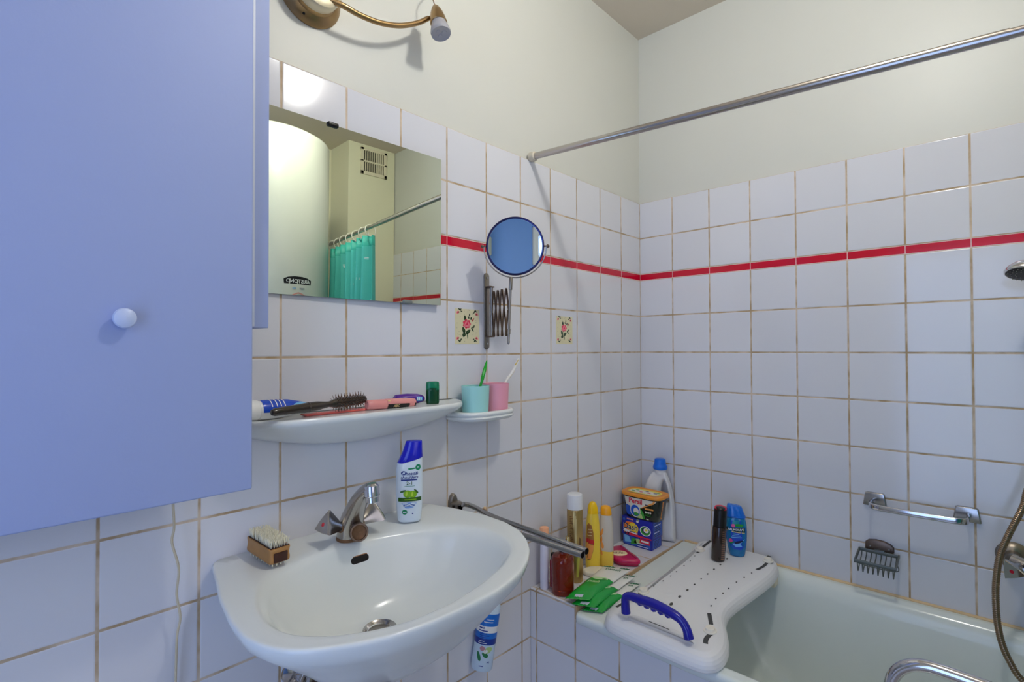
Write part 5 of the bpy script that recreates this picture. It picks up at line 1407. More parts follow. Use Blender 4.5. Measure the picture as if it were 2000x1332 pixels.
# gold spray can
M['goldcan'] = mat('gold_lacquered_can', (186, 156, 96), 0.28, 0.75); M['goldp'] = mat('brown_print', (120, 86, 44), 0.4); M['goldl'] = mat('pale_gold_print', (226, 206, 150), 0.35, .4); M['limeb'] = mat('yellow_green_swirl', (196, 192, 84), 0.35)
c = V((-.572, -.074, LZ_))
t = thing('hairspray_can', 'tall gold spray can with a white cap, tallest thing on the ledge', 'can', tuple(c))
rg = .0262
b = nb(); lathe(b, [(0, .003), (.022, .001), (.0255, 0), (rg, .003), (rg, .228), (.0255, .233), (.023, .236), (0, .236)], c, (0, 0, 1), 44, cap0=False, cap1=False); obj('can_body', b, M['goldcan'], t)
b = nb(); lathe(b, [(.0245, .234), (.0262, .2345), (.0258, .276), (.0245, .281), (.021, .2835), (.012, .2845), (0, .2848)], c, (0, 0, 1), 40, cap0=True, cap1=False); obj('cap', b, M['white'], t)
a0 = math.atan2(CAM.y - c.y, CAM.x - c.x)
def gm(off): return lambda s, z: c + V(((rg + off) * math.cos(a0 + s / rg), (rg + off) * math.sin(a0 + s / rg), z))
b = nb()
for k in range(26): art_rect(b, -.018, -.006 - .003 * (k % 3), .075 + .0055 * k, .0775 + .0055 * k, gm(.0003), 6, 1, mi=0)
for k in range(8): art_rect(b, .000 + .0006 * k, .0022 + .0006 * k, .090, .226 - .003 * k, gm(.0003), 1, 12, mi=1) if k % 3 == 0 else None
art_poly(b, [(.004, .02), (.012, .02), (.016, .08), (.022, .13), (.014, .115), (.006, .07)], gm(.0004), 2, mi=2)
art_poly(b, [(.010, .10), (.020, .10), (.021, .14), (.014, .15)], gm(.0006), 2, mi=0)
obj('printed_label', b, [M['goldp'], M['goldl'], M['limeb']], t, sharp=None, label='brown and pale gold print with a yellow-green swirl')

# yellow bottle and its translucent neighbour
M['yel'] = mat('yellow_bottle', (250, 214, 66), 0.3, coat=0.3); M['yelcap'] = mat('bright_yellow_cap', (255, 204, 6), 0.3); M['brownl'] = mat('brown_label', (168, 112, 52), 0.4); M['redl'] = mat('red_label_band', (206, 40, 44), 0.35); M['oran'] = mat('orange_label', (246, 164, 78), 0.4)
c = V((-.452, -.062, LZ_ + .0004))
F1 = Flask(c, face_cam(c, 8), [(0, .021, .014), (.002, .024, .0165), (.008, .0255, .0175), (.05, .0262, .0180), (.09, .0255, .0178), (.12, .0245, .0172), (.15, .0230, .0165), (.175, .0205, .0155), (.188, .0180, .0145)], .86)
t = thing('yellow_bottle', 'yellow lotion bottle with a domed yellow cap next to the gold spray can', 'bottle', tuple(c))
b = nb(); F1.body(b); obj('bottle_body', b, M['yel'], t, sharp=60)
b = nb(); loft(b, [F1.ring(.1882, .0182, .0148), F1.ring(.192, .0185, .0150), F1.ring(.208, .0168, .0140), F1.ring(.219, .0135, .0118), F1.ring(.226, .0085, .0080), F1.ring(.2285, .003, .003)]); obj('cap', b, M['yelcap'], t, sharp=60)
b = nb(); f1, f2 = F1.front(.0004), F1.front(.0008)
art_poly(b, [(-.020, .030), (-.010, .034), (-.002, .060), (.002, .090), (.000, .125), (-.006, .150), (-.016, .158), (-.0205, .150), (-.0235, .10), (-.0240, .05)], f1, 3, mi=0)
art_poly(b, [(-.0235, .092), (.0015, .085), (.0015, .100), (-.0230, .107)], f2, 2, mi=1)
art_poly(b, [(-.0235, .035), (-.010, .036), (-.003, .060), (.001, .083), (-.0235, .089)], f2, 2, mi=2)
for k in range(3): art_rect(b, -.018, -.005, .115 + .010 * k, .1175 + .010 * k, f2, 3, 1, mi=3)
obj('printed_label', b, [M['brownl'], M['redl'], M['oran'], M['goldl']], t, sharp=None, label='brown label with a red band')
M['clearb'] = mat('milky_bottle', (236, 226, 210), 0.3, trans=0.25, coat=0.2); M['clear_y'] = mat('yellow_lotion', (250, 212, 84), 0.3); M['orcap'] = mat('orange_cap', (255, 176, 30), 0.3)
c = V((-.408, -.088, LZ_ + .0004))
F2 = Flask(c, face_cam(c, -12), [(0, .020, .013), (.002, .023, .0155), (.008, .0245, .0165), (.03, .0250, .0168), (.055, .0252, .0168), (.12, .0250, .0165), (.150, .0235, .0158), (.170, .0205, .0145), (.178, .0190, .0138)], .86)
t = thing('lotion_bottle', 'milky lotion bottle with orange cap and yellow lower half, right of the yellow bottle', 'bottle', tuple(c))
b = nb(); S = F2.secs
loft(b, [F2.ring(*q) for q in S[:5]], True, False, True, 1); loft(b, [F2.ring(*q) for q in S[4:]], False, True, True, 0)
bmesh.ops.remove_doubles(b, verts=b.verts[:], dist=1e-6)
obj('bottle_body', b, [M['clearb'], M['clear_y']], t, sharp=60)
b = nb(); loft(b, [F2.ring(.1782, .0192, .0140), F2.ring(.182, .0195, .0144), F2.ring(.200, .0180, .0136, -.001), F2.ring(.2065, .0150, .0115, -.001), F2.ring(.209, .010, .008, -.001)]); obj('cap', b, M['orcap'], t, sharp=60)
b = nb(); f1 = F2.front(.0004)
for k, (x, z, L, W_) in enumerate(((-.012, .12, .030, .009), (-.014, .095, .026, .008), (-.010, .075, .022, .010), (-.016, .055, .03, .008))): art_poly(b, leaf(x, z, L, W_, 70 + 14 * k), f1, 1)
obj('printed_label', b, M['oran'], t, sharp=None, label='orange brush-stroke print')

# magenta soap dish with cream ribbed insert
M['magenta'] = mat('magenta_plastic', (196, 8, 84), 0.28, coat=0.3); M['ribs'] = mat('cream_ribbed_soap', (246, 226, 178), 0.45); M['ribd'] = mat('brown_rib_gap', (150, 92, 70), 0.6)
so = [(-.372, -.082), (-.345, -.052), (-.305, -.040), (-.263, -.062), (-.292, -.115), (-.318, -.162), (-.343, -.182), (-.372, -.150), (-.384, -.115)]
SO = [(p.x, p.y) for p in spline([(x, y, 0) for x, y in so], 5, True)]
cc = (-.335, -.105)
t = thing('soap_dish', 'magenta soap dish with a cream ribbed oval top near the ledge edge', 'soap dish', (cc[0], cc[1], LZ_))
def sor(ins, z): return [V((x, y, LZ_ + z)) for x, y in offset_poly(SO, ins)]
b = nb(); loft(b, [sor(.014, .0), sor(.010, .001), sor(.007, .006), sor(.005, .011), sor(.001, .013), sor(0, .016), sor(.001, .021), sor(.004, .025), sor(.009, .0265), sor(.016, .0270)]); obj('dish_body', b, M['magenta'], t, sharp=55)
b = nb(); oc_ = (-.3425, -.0985); oa = math.atan2(-.051, .041)
slab(b, ell(.030, .0215, 36, oc_, oa), LZ_ + .024, LZ_ + .0305, 0, .003, 3); ins = obj('ribbed_insert', b, M['ribs'], t)
b = nb()
for k in range(8):
    s = -.018 + .036 * k / 7; w = .011 * math.sqrt(max(0, 1 - (s / .026) ** 2))
    p = V((oc_[0] + s * math.cos(oa) + .003 * math.sin(oa), oc_[1] + s * math.sin(oa) - .003 * math.cos(oa), LZ_ + .0308))
    m4 = Matrix.Translation(p) @ Matrix.Rotation(oa, 4, 'Z'); box(b, (0, 0, 0), (.0016, w * 1.6, .0008), 0, 1, m4)
obj('rib_gaps', b, M['ribd'], ins, sharp=None)

# blue washing capsule box
M['dash'] = mat('royal_blue_card', (30, 40, 160), 0.35, coat=0.2); M['dashl'] = mat('lighter_blue_card', (52, 96, 196), 0.35); M['red'] = mat('red_print', (226, 42, 70), 0.35); M['orange'] = mat('orange_print', (250, 130, 40), 0.35); M['yellow'] = mat('yellow_print', (248, 222, 60), 0.35); M['green'] = mat('green_print2', (60, 160, 60), 0.35); M['cyanp'] = mat('sky_print', (120, 190, 240), 0.35); M['navyp'] = mat('deep_navy_print', (16, 24, 70), 0.35); M['wht'] = mat('white_print', (244, 244, 244), 0.35)
dA, dB, dC = V((-.186, -.018, 0)), V((-.186, -.143, 0)), V((-.108, -.148, 0))
t = thing('capsule_box', 'royal blue laundry capsule box on the ledge under the black tub', 'box', (-.148, -.08, LZ_))
b = nb(); box2(b, (-.1835, -.1425, LZ_), (-.106, -.0205, LZ_ + .040), .0015); obj('box_base', b, M['dash'], t)
b = nb(); box2(b, (-.187, -.146, LZ_ + .0385), (-.104, -.017, LZ_ + .1085), .002); obj('box_lid', b, M['dash'], t)
def fr(off): return lambda s, z: V((-.187 - off, -.017 - s, LZ_ + z))          # s runs right along the front
def fr_low(off): return lambda s, z: V((-.1835 - off, -.017 - s, LZ_ + z))
b = nb(); f1, f2, f3 = fr(.0003), fr(.0006), fr(.0009)
art_poly(b, [(.010, .048), (.068, .042), (.070, .080), (.050, .093), (.022, .090), (.010, .080)], f1, 0, mi=1)
art_poly(b, [(.006, .052), (.066, .044), (.064, .054), (.010, .062)], f2, 0, mi=6)
art_poly(b, ell(.022, .019, 28, (.050, .070)), fr(.00045), 0, mi=2)
art_text(b, 'Dash', .031, .037, .072, f3, .08, .030, mi=6); art_text(b, 'Dash', .031, .0375, .0725, fr(.0012), .08, .012, mi=4)
art_rect(b, .034, .058, .0535, .0565, f3, 2, 1, mi=4)
art_poly(b, ell(.023, .0185, 28, (.101, .070)), f1, 0, mi=6); art_poly(b, ell(.0195, .0155, 28, (.101, .070)), f2, 0, mi=3); art_poly(b, ell(.015, .011, 28, (.102, .073)), f3, 0, mi=4); art_poly(b, ell(.011, .009, 28, (.105, .073)), fr(.0012), 0, mi=6); art_poly(b, leaf(.106, .075, .012, .008, 20), fr(.0015), mi=2)
art_poly(b, ell(.0055, .0055, 20, (.068, .099)), f1, 0, mi=6); art_poly(b, rrect(.010, .010, .002, 3, (.010, .098)), f1, 0, mi=5); art_rect(b, .022, .050, .0990, .1040, f1, 2, 1, mi=7); art_poly(b, leaf(.070, .104, .012, .006, 10), f1, mi=8)
art_poly(b, [(.020, .0405), (.126, .0405), (.126, .045), (.066, .048), (.024, .052)], fr(.00075), 0, mi=0)
g1, g2 = fr_low(.0003), fr_low(.0006)
art_poly(b, [(.004, .004), (.120, .004), (.120, .030), (.004, .038)], g1, 0, mi=5)
art_poly(b, [(.012, .010), (.040, .014), (.030, .034), (.008, .038)], g2, 0, mi=9)
art_poly(b, [(.036, .006), (.064, .012), (.056, .034), (.042, .030)], g2, 0, mi=3); art_poly(b, [(.050, .014), (.082, .016), (.074, .034), (.058, .030)], g2, 0, mi=8); art_poly(b, [(.074, .020), (.118, .018), (.118, .036), (.078, .037)], fr_low(.0009), 0, mi=0)
art_rect(b, .082, .114, .0245, .0310, fr_low(.0012), 2, 1, mi=6); art_rect(b, .014, .022, .042, .0500, fr(.0018), 1, 1, mi=4); art_rect(b, .025, .033, .042, .0500, fr(.0018), 1, 1, mi=4)
for k in range(3): art_rect(b, .066, .112 - .008 * k, .006 + .0045 * k, .008 + .0045 * k, fr_low(.0009), 2, 1, mi=4 if k % 2 else 6)
obj('front_print', b, [M['red'], M['orange'], M['yellow'], M['green'], M['navyp'], M['dashl'], M['wht'], M['rose'], M['lime'], M['cyanp']], t, sharp=None, label='colourful printed front')
def sd_(off): return lambda s, z: V((-.187 + s, -.146 - off, LZ_ + z))
b = nb(); art_rect(b, .010, .076, .045, .102, sd_(.0003), 2, 1, mi=0)
for k in range(8): art_rect(b, .016, .066 - .006 * (k % 3), .049 + .0065 * k, .0515 + .0065 * k, sd_(.0006), 2, 1, mi=1 + (k % 4 == 2))
def sd2(off): return lambda s, z: V((-.1835 + s, -.1425 - off, LZ_ + z))
art_rect(b, .008, .070, .004, .036, sd2(.0003), 2, 1, mi=0)
for k in range(5): art_rect(b, .014, .062 - .006 * (k % 2), .0075 + .0055 * k, .0095 + .0055 * k, sd2(.0006), 2, 1, mi=1)
obj('side_print', b, [M['dashl'], M['navyp'], M['wht']], t, sharp=None, label='lighter blue printed side')

# black washing capsule tub with orange lid on the box
M['tubk'] = mat('black_green_tub', (14, 30, 20), 0.25, coat=0.3); M['lido'] = mat('orange_lid', (234, 150, 50), 0.3); M['cremep'] = mat('cream_print', (238, 232, 216), 0.35); M['bluep2'] = mat('bright_blue_print', (30, 90, 200), 0.3)
PZ = LZ_ + .1090
pc_ = V((-.1475, -.0965, PZ))
F3 = Flask(pc_, -PI / 2, [(0, .066, .037), (.002, .068, .039), (.05, .0745, .0435), (.082, .080, .0475), (.085, .080, .0475)], .46, n=96)
t = thing('capsule_tub', 'black oval laundry capsule tub with an orange lid on the blue box', 'tub', tuple(pc_))
b = nb(); F3.body(b); obj('tub_body', b, M['tubk'], t, sharp=60)
b = nb(); loft(b, [F3.ring(.0848, .0825, .0500), F3.ring(.0855, .0850, .0520), F3.ring(.0935, .0858, .0528), F3.ring(.0965, .0845, .0515), F3.ring(.0975, .0815, .0490), F3.ring(.0970, .0760, .0440), F3.ring(.0960, .0740, .0425)]); ld_ = obj('lid', b, M['lido'], t, sharp=50)
b = nb(); lt = lambda off: (lambda x, y: F3.m @ V((x, y, .0962 + off)))
art_poly(b, rrect(.132, .064, .028, 8), lt(.0002), 0, mi=0); art_poly(b, rrect(.118, .040, .018, 8, (0, -.004)), lt(.0005), 0, mi=1)
for k, (x, y, m_) in enumerate(((-.035, .006, 3), (-.012, -.010, 2), (.005, .008, 4), (.020, -.008, 2), (.042, .002, 4), (-.045, -.010, 3), (.05, .012, 3))): art_poly(b, ell(.008, .005, 14, (x, y)), lt(.0008), 0, mi=m_)
obj('lid_print', b, [M['yellow'], M['cremep'], M['red'], M['green'], M['navyp']], ld_, sharp=None, label='yellow printed lid panel')
b = nb(); f1, f2, f3, f4 = F3.front(.0006), F3.front(.0012), F3.front(.0018), F3.front(.0024)
art_poly(b, [(-.066, .080), (.070, .081), (.062, .072), (.030, .058), (.006, .046), (-.004, .040), (-.030, .030), (-.060, .040)], f1, 9, mi=0)
art_poly(b, [(.066, .081), (.060, .070), (.030, .056), (.006, .044), (.008, .048), (.030, .061), (.056, .0755), (.058, .081)], f2, 5, mi=6)
art_poly(b, [(-.062, .050), (-.040, .046), (-.036, .012), (-.055, .010), (-.062, .02)], f2, 4, mi=3)
art_poly(b, [(-.020, .008), (.022, .006), (.016, .030), (.004, .044), (-.018, .036)], f2, 4, mi=4); art_poly(b, [(-.014, .006), (.014, .005), (.008, .022), (-.008, .026)], f3, 2, mi=7)
art_poly(b, ell(.022, .0255, 32, (-.018, .032)), f3, 2, mi=0); art_poly(b, ell(.019, .022, 32, (-.018, .032)), f4, 2, mi=3); art_poly(b, ell(.0115, .014, 28, (-.014, .030)), F3.front(.0029), 1, mi=0); art_poly(b, leaf(-.014, .020, .020, .014, 10), F3.front(.0034), 1, mi=4)
art_text(b, 'Persil', .0265, -.016, .068, f3, .06, .026, mi=1); art_rect(b, .024, .036, .0600, .0640, f3, 2, 1, mi=5)
art_rect(b, .022, .056, .0440, .0500, f2, 5, 1, mi=6)
for x in (.026, .036, .044): art_poly(b, ell(.0035, .0040, 14, (x, .034)), f2, 0, mi=0)
for k in range(3): art_rect(b, .022, .050 - .005 * k, .020 + .004 * k, .0212 + .004 * k, f2, 4, 1, mi=4)
art_rect(b, .026, .036, .006, .010, f2, 2, 1, mi=0)
obj('front_print', b, [M['cremep'], M['red'], M['orange'], M['bluep2'], M['green'], M['navyp'], M['oran'], M['lime']], t, sharp=None, label='printed front with a red name')
b = nb(); s1 = F3.side(.0006); s2 = F3.side(.0012)
art_poly(b, [(-.0125, .010), (-.004, .008), (.000, .074), (-.012, .076)], s1, 2, mi=0)
for k in range(12): art_rect(b, -.010, -.004, .015 + .0047 * k, .0172 + .0047 * k, s2, 1, 1, mi=1)
obj('side_print', b, [M['oran'], M['navyp']], t, sharp=None, label='tan printed strip on the end')

# white detergent bottle with blue cap in the corner
M['detw'] = mat('white_detergent_bottle', (234, 234, 234), 0.3); M['detc'] = mat('bright_blue_cap', (20, 112, 226), 0.3)
DTh = .026; dc_ = V((-.050, -.1005, LZ_ + .0005)); dyaw = -PI / 2 + math.radians(13)
md_ = Matrix.Translation(dc_) @ Matrix.Rotation(dyaw, 4, 'Z')
t = thing('detergent_bottle', 'large white detergent bottle with blue cap standing in the room corner', 'bottle', tuple(dc_))
# outline in (x = width, z): loop handle on the right
ol = [(-.058, 0), (.060, 0), (.0635, .004), (.0640, .06), (.0630, .11), (.0590, .155), (.0530, .195), (.0440, .232), (.0330, .258), (.0250, .272), (-.0080, .272), (-.0230, .262), (-.0400, .236), (-.0520, .20), (-.0600, .15), (-.0625, .09), (-.0620, .004)]
hole = [(.0090, .170), (.0130, .205), (.0200, .232), (.0270, .238), (.0350, .222), (.0420, .190), (.0450, .165), (.0400, .150), (.0250, .146), (.0130, .152)]
b = nb()
OL = [(p.x, p.z) for p in spline([(x, 0, z) for x, z in ol], 4, True)]; HO = [(p.x, p.z) for p in spline([(x, 0, z) for x, z in hole], 5, True)]
NDT = 96
hc_ = (.0265, .195)
Ho_ = smooth_list(resample(HO, hc_, NDT), 2); Oo_ = resample(OL, hc_, NDT)
def dring(tt, th, sgn):
    o = []
    for k in range(NDT):
        a = 2 * PI * k / NDT; r = Ho_[k] * (1 - tt) + Oo_[k] * tt
        o.append(md_ @ V((hc_[0] + r * math.cos(a), sgn * th(k, tt) , max(0, hc_[1] + r * math.sin(a)))))
    return o
def dth(scale):
    def f(k, tt):
        a = 2 * PI * k / NDT; z = hc_[1] + (Ho_[k] * (1 - tt) + Oo_[k] * tt) * math.sin(a)
        base = DTh * (1 - .45 * max(0, min(1, (z - .15) / .13)))
        return base * scale
    return f
prof = [(0.0, 0.0), (.01, .30), (.05, .58), (.14, .80), (.30, .93), (.50, 1.0), (.70, .98), (.84, .90), (.93, .72), (.98, .45), (1.0, .0)]
rings = [dring(tt, dth(s), -1) for tt, s in prof] + [dring(tt, dth(s), 1) for tt, s in reversed(prof[1:-1])]
rings.append(rings[0])
loft(b, rings, False, False, True); bmesh.ops.remove_doubles(b, verts=b.verts[:], dist=1e-5); obj('bottle_body', b, M['detw'], t, sharp=60)
ctop = md_ @ V((.0085, 0, .262))
b = nb(); lathe(b, [(.0215, .0), (.0225, .016), (0, .016)], ctop, (0, 0, 1), 32, cap0=True, cap1=False); obj('neck', b, M['detw'], t)
b = nb(); lathe(b, [(.0265, .0165), (.0275, .018), (.0280, .026), (.0265, .0305), (.0240, .034), (.0222, .040), (.0212, .054), (.0200, .0565), (.017, .058), (0, .058)], ctop, (0, 0, 1), 40, cap0=True, cap1=False); obj('cap', b, M['detc'], t)

# ------------------------------------------------------------------ folded wipe packets
M['wg'] = mat('green_foil', (10, 158, 52), 0.24, coat=0.35, bump=0.25, bscale=70); M['ww'] = mat('white_foil', (238, 238, 230), 0.35, bump=0.15, bscale=70); M['wdg'] = mat('dark_green_foil_print', (14, 110, 64), 0.3); M['wlg'] = mat('pale_green_print', (186, 226, 170), 0.35); M['wgrey'] = mat('grey_foil_tab', (196, 204, 214), 0.35)
def packet(fl, frr, br_, bl_, zc0, zc1, thick, gfrac, label, seed, text=False):
    rnd = random.Random(seed)
    fl, frr, br_, bl_ = [V((p.x, p.y, 0)) for p in (fl, frr, br_, bl_)]
    NU, NV = 16, 30
    t = thing('wipes_packet', label, 'packet', tuple(((fl + frr) / 2) + V((0, 0, zc0))), 'folded wipe packets')
    ph = [rnd.uniform(0, 6) for _ in range(4)]
    def prof(v):
        pts = [(0, .0008), (.035, .0012), (.07, .25), (.14, .75), (.26, 1.0), (gfrac - .1, 1.0), (gfrac, .82), (gfrac + .02, .46), (gfrac + .12, .42), (.88, .36), (.95, .06), (1.0, .04)]
        for p, q in zip(pts, pts[1:]):
            if p[0] <= v <= q[0]:
                s = (v - p[0]) / (q[0] - p[0]); s = s * s * (3 - 2 * s); return p[1] + (q[1] - p[1]) * s
        return .04
    def pt(u, v, side, off=0.0):
        base = (fl * (1 - u) + frr * u) * (1 - v) + (bl_ * (1 - u) + br_ * u) * v
        e = max(0, 1 - abs(2 * u - 1) ** 3.2)
        h = thick * prof(v) * (.12 + .88 * e)
        wob = .0012 * math.sin(9 * u + ph[0] + 5 * v) * math.sin(7 * v + ph[1]) + .0008 * math.sin(17 * v + ph[2] + 4 * u)
        z0 = zc0 * (1 - v) + zc1 * v
        crimp = .0010 * math.sin(u * 60) if v < .05 or v > .96 else 0
        return V((base.x, base.y, z0 + (h + wob * (h / thick) + off if side else 0) + crimp + (.0006 if side else 0)))
    b = nb()
    for side in (0, 1):
        vs = [[b.verts.new(pt(i / NU, j / NV, side)) for i in range(NU + 1)] for j in range(NV + 1)]
        for j in range(NV):
            for i in range(NU):
                f = b.faces.new((vs[j][i], vs[j][i + 1], vs[j + 1][i + 1], vs[j + 1][i])); f.material_index = 0 if (j + .5) / NV < gfrac else 1
        if side == 0: v0 = vs
    for j in range(NV):
        for i in (0, NU):
            f = b.faces.new((v0[j][i], v0[j + 1][i], vs[j + 1][i], vs[j][i])); f.material_index = 0 if (j + .5) / NV < gfrac else 1
    for j in (0, NV):
        for i in range(NU):
            f = b.faces.new((v0[j][i], v0[j][i + 1], vs[j][i + 1], vs[j][i])); f.material_index = 0 if j == 0 else 1
    obj('foil_wrapper', b, [M['wg'], M['ww']], t, sharp=None)
    S1 = lambda u, v: pt(max(0, min(1, u)), max(0, min(1, v)), 1, .0009)
    b = nb()
    art_rect(b, .02, .45, .955, .985, S1, 8, 2, mi=0); art_rect(b, .62, .98, .955, .985, S1, 8, 2, mi=0)
    if text:
        bt_ = text_bm('swash', .16, .0, .012)
        for q in bt_.verts: q.co = S1(.52 + q.co.x * 1.5, .86 + q.co.y * .55)
        join(b, bt_, None, 0)
        bt_ = text_bm('swash', .13, .0, .012)
        for q in bt_.verts: q.co = S1(.50 + q.co.x * 1.5, .38 + q.co.y * .7)
        join(b, bt_, None, 1)
        art_poly(b, ell(.30, .052, 28, (.56, .495)), S1, 1, mi=1)
        art_rect(b, .30, .62, .045, .085, S1, 6, 2, mi=2)
    else:
        bt_ = text_bm('sh', .16, .0, .012)
        for q in bt_.verts: q.co = S1(.80 + q.co.x * 1.3, .86 + q.co.y * .55)
        join(b, bt_, None, 0)
        art_rect(b, .30, .66, .03, .075, S1, 6, 2, mi=2)
        art_poly(b, ell(.26, .05, 24, (.55, .46)), S1, 1, mi=1)
    obj('foil_print', b, [M['wdg'], M['wlg'], M['wgrey']], t, sharp=None, label='dark and pale green foil print')
    return t
packet(at(1137, 1182, 'z', -.738), at(1177, 1187, 'z', -.738), at(1251, 1137, 'z', -.738), at(1203, 1132, 'z', -.738), -.7525, -.7440, .0135, .52, 'green and white wipes packet at the bottom of the stack beside the bath board', 3)
packet(at(1116, 1171, 'z', -.726), at(1161, 1178, 'z', -.726), at(1243, 1121, 'z', -.726), at(1194, 1117, 'z', -.726), -.7395, -.7330, .0135, .52, 'green and white wipes packet in the middle of the stack of three', 4)
packet(at(1103, 1160, 'z', -.713), at(1151, 1163, 'z', -.713), at(1233, 1107, 'z', -.713), at(1181, 1100, 'z', -.713), -.7265, -.7215, .0150, .55, 'green and white wipes packet on top of the stack of three', 5, True)
# flat cream pad behind the packets
M['pad'] = mat('cream_cloth', (240, 232, 208), 0.7, bump=0.2, bscale=90)
pc2 = at(1163, 1113, 'z', LZ_ + .012)
b = nb(); pd = [(pc2.x + x, pc2.y + y) for x, y in ell(.044, .030, 40, rot=math.radians(-38))]
slab(b, pd, LZ_ + .0004, LZ_ + .014, .004, .006, 4)
tag(obj('cotton_pad', b, M['pad'], None, (pc2.x, pc2.y, LZ_)), 'flat rounded cream pad on the ledge behind the green wipes stack', 'pad')

# ------------------------------------------------------------------ two bottles on the bath board
M['dkbrown'] = mat('dark_brown_lacquer2', (38, 20, 14), 0.22, coat=0.4); M['redcap'] = mat('red_cap', (214, 20, 56), 0.3); M['brownprint'] = mat('brown_text_print', (132, 96, 78), 0.4)
bz_ = lambda x: rimz(x) + .0421
p = at(1402, 1092, 'z', -.7015); c = V((p.x, p.y, bz_(p.x)))
tl = at(1412, 990, 'x', c.x); ax_ = (tl - (c)).normalized()
ax_ = V((.02, -.055, 1)).normalized()
t = thing('spray_bottle', 'dark brown cylindrical spray bottle with red top on the bath board', 'bottle', tuple(c))
m4 = ax_mtx(c, ax_, (0, 1, 0))
b = nb(); lathe(b, [(0, .001), (.0175, .0), (.0205, .002), (.0226, .006), (.0226, .112), (.0215, .1155), (.0180, .1165), (0, .1165)], n=40, mtx=m4, cap0=False, cap1=False); obj('bottle_body', b, M['dkbrown'], t)
b = nb(); lathe(b, [(.0190, .1166), (.0208, .117), (.0208, .170), (.0198, .176)], n=40, mtx=m4, cap0=True, cap1=True); obj('cap', b, M['black'], t)
b = nb(); rr_ = []
for k in range(40):
    a = 2 * PI * k / 40; rr_.append(a)
ring_lo = [m4 @ V((.0199 * math.cos(a), .0199 * math.sin(a), .1755)) for a in rr_]
dirc = (m4.inverted() @ CAM); ac_ = math.atan2(dirc.y, dirc.x)
ring_hi = [m4 @ V((.0192 * math.cos(a), .0192 * math.sin(a), .1775 + .0055 * (1 - math.cos(a - ac_)) / 2)) for a in rr_]
ring_top = [m4 @ V((.0160 * math.cos(a), .0160 * math.sin(a), .1785 + .0055 * (1 - math.cos(a - ac_)) / 2)) for a in rr_]
loft(b, [ring_lo, ring_hi, ring_top]); obj('spray_top', b, M['redcap'], t, sharp=40)
b = nb(); lathe(b, [(0, -.004), (.0155, -.004), (.0160, .002), (.013, .0058), (.006, .0068), (0, .007)], m4 @ V((.0050 * math.cos(ac_), .0050 * math.sin(ac_), .1765)), ax_, 28, cap0=False, cap1=False); obj('spray_button', b, M['black'], t)
b = nb()
def sbm(off): return lambda s, z: m4 @ V(((.0226 + off) * math.cos(ac_ + s / .0226), (.0226 + off) * math.sin(ac_ + s / .0226), z))
chk = (sbm(0)(.005, .05) - sbm(0)(0, .05)).dot(RIGHT); sg2 = 1 if chk > 0 else -1
for k in range(15): art_rect(b, min(sg2 * .010, sg2 * .026), max(sg2 * .010, sg2 * .026), .010 + .0066 * k, .0128 + .0066 * k, sbm(.0003), 8, 1)
obj('printed_text', b, M['brownprint'], t, sharp=None, label='brown printed text on the side')

M['aqua'] = mat('aqua_shower_gel', (22, 138, 200), 0.15, trans=0.35, coat=0.3); M['bcap'] = mat('azure_cap', (20, 116, 226), 0.2, trans=0.15, coat=0.3); M['teal'] = mat('teal_label', (20, 140, 160), 0.3); M['dgr'] = mat('dark_green_band', (8, 56, 40), 0.3); M['aloe'] = mat('aloe_green', (40, 150, 50), 0.3); M['orch'] = mat('orchid_pink', (224, 90, 150), 0.3); M['dblue'] = mat('deep_blue_label', (20, 70, 196), 0.3); M['lblue'] = mat('pale_blue_label', (120, 190, 244), 0.3)
p = at(1440, 1083, 'z', -.701); c = V((p.x, p.y, bz_(p.x) + .0005))
F4 = Flask(c, face_cam(c, 4), [(0, .0205, .0150), (.002, .0235, .0175), (.008, .0255, .0185), (.03, .0300, .0205), (.055, .0335, .0215), (.085, .0350, .0215), (.105, .0345, .0210), (.120, .0325, .0200), (.128, .0300, .0190), (.132, .0270, .0175)], .82, tilt=math.radians(-2))
t = thing('shower_gel_bottle', 'blue shower gel bottle with a slanted blue cap on the bath board', 'bottle', tuple(c))
b = nb(); F4.body(b); obj('bottle_body', b, M['aqua'], t, sharp=60)
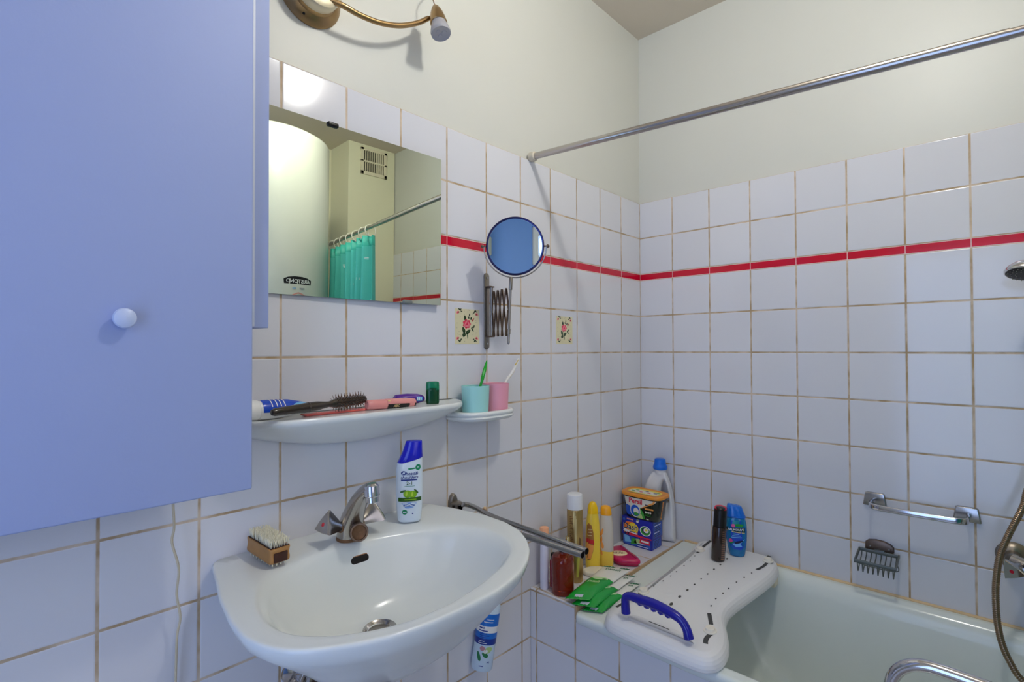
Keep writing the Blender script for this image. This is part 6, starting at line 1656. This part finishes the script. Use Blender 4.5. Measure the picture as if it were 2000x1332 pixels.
b = nb(); loft(b, [F4.ring(.1325, .0300, .0190, 0, -.002), F4.ring(.1335, .0325, .0200, 0, -.003), F4.ring(.138, .0325, .0200, 0, -.003), F4.ring(.155, .0275, .0180, -.001, -.0035), F4.ring(.1705, .0235, .0160, -.002, -.0040), F4.ring(.1725, .0220, .0145, -.002, -.0040), F4.ring(.1735, .017, .010, -.002, -.0035)]); obj('cap', b, M['bcap'], t, sharp=45)
b = nb(); f1, f2, f3, f4 = [F4.front(.0004 * k) for k in (1, 2, 3, 4)]
art_poly(b, [(-.026, .125), (.027, .122), (.030, .100), (.031, .075), (.026, .040), (.012, .024), (-.012, .026), (-.027, .045), (-.032, .075), (-.031, .100)], f1, 3, mi=3)
art_poly(b, [(-.026, .125), (.027, .122), (.030, .102), (-.031, .102)], f2, 2, mi=0)
art_poly(b, [(-.0315, .090), (.027, .084), (.027, .0995), (-.0315, .1015)], f3, 2, mi=1); art_text(b, 'PALMOLIVE', .0100, -.002, .0935, f4, 0, .02, mi=5)
art_poly(b, [(-.031, .0875), (.026, .0800), (.026, .0835), (-.031, .0900)], f3, 2, mi=6)
art_poly(b, [(-.002, .104), (.018, .102), (.024, .110), (.010, .114), (-.004, .112)], f3, 1, mi=2); art_poly(b, ell(.006, .006, 16, (-.010, .107)), f3, 0, mi=4)
for k in range(3): art_rect(b, -.018 + .004 * k, .016 - .004 * k, .066 + .0055 * k, .0685 + .0055 * k, f2, 6, 1, mi=7)
art_poly(b, ell(.006, .007, 16, (-.020, .055)), f2, 0, mi=4); art_poly(b, leaf(-.014, .050, .022, .004, 25), f3, mi=2)
art_poly(b, [(-.016, .045), (.004, .050), (.026, .062), (.010, .046), (.016, .036), (-.004, .034)], f2, 1, mi=7); art_poly(b, leaf(.006, .052, .03, .008, 20), f3, 1, mi=8)
obj('printed_label', b, [M['teal'], M['dgr'], M['aloe'], M['dblue'], M['orch'], M['wht'], M['goldl'], M['lblue'], M['navyp']], t, sharp=None, label='printed label with dark green name band')
# ------------------------------------------------------------------ set the floor at z = 0
for o in list(SC.objects):
    if o.parent is None:
        o.location.z += 1.30
for o in SC.objects:
    if 'world' in o: del o['world']
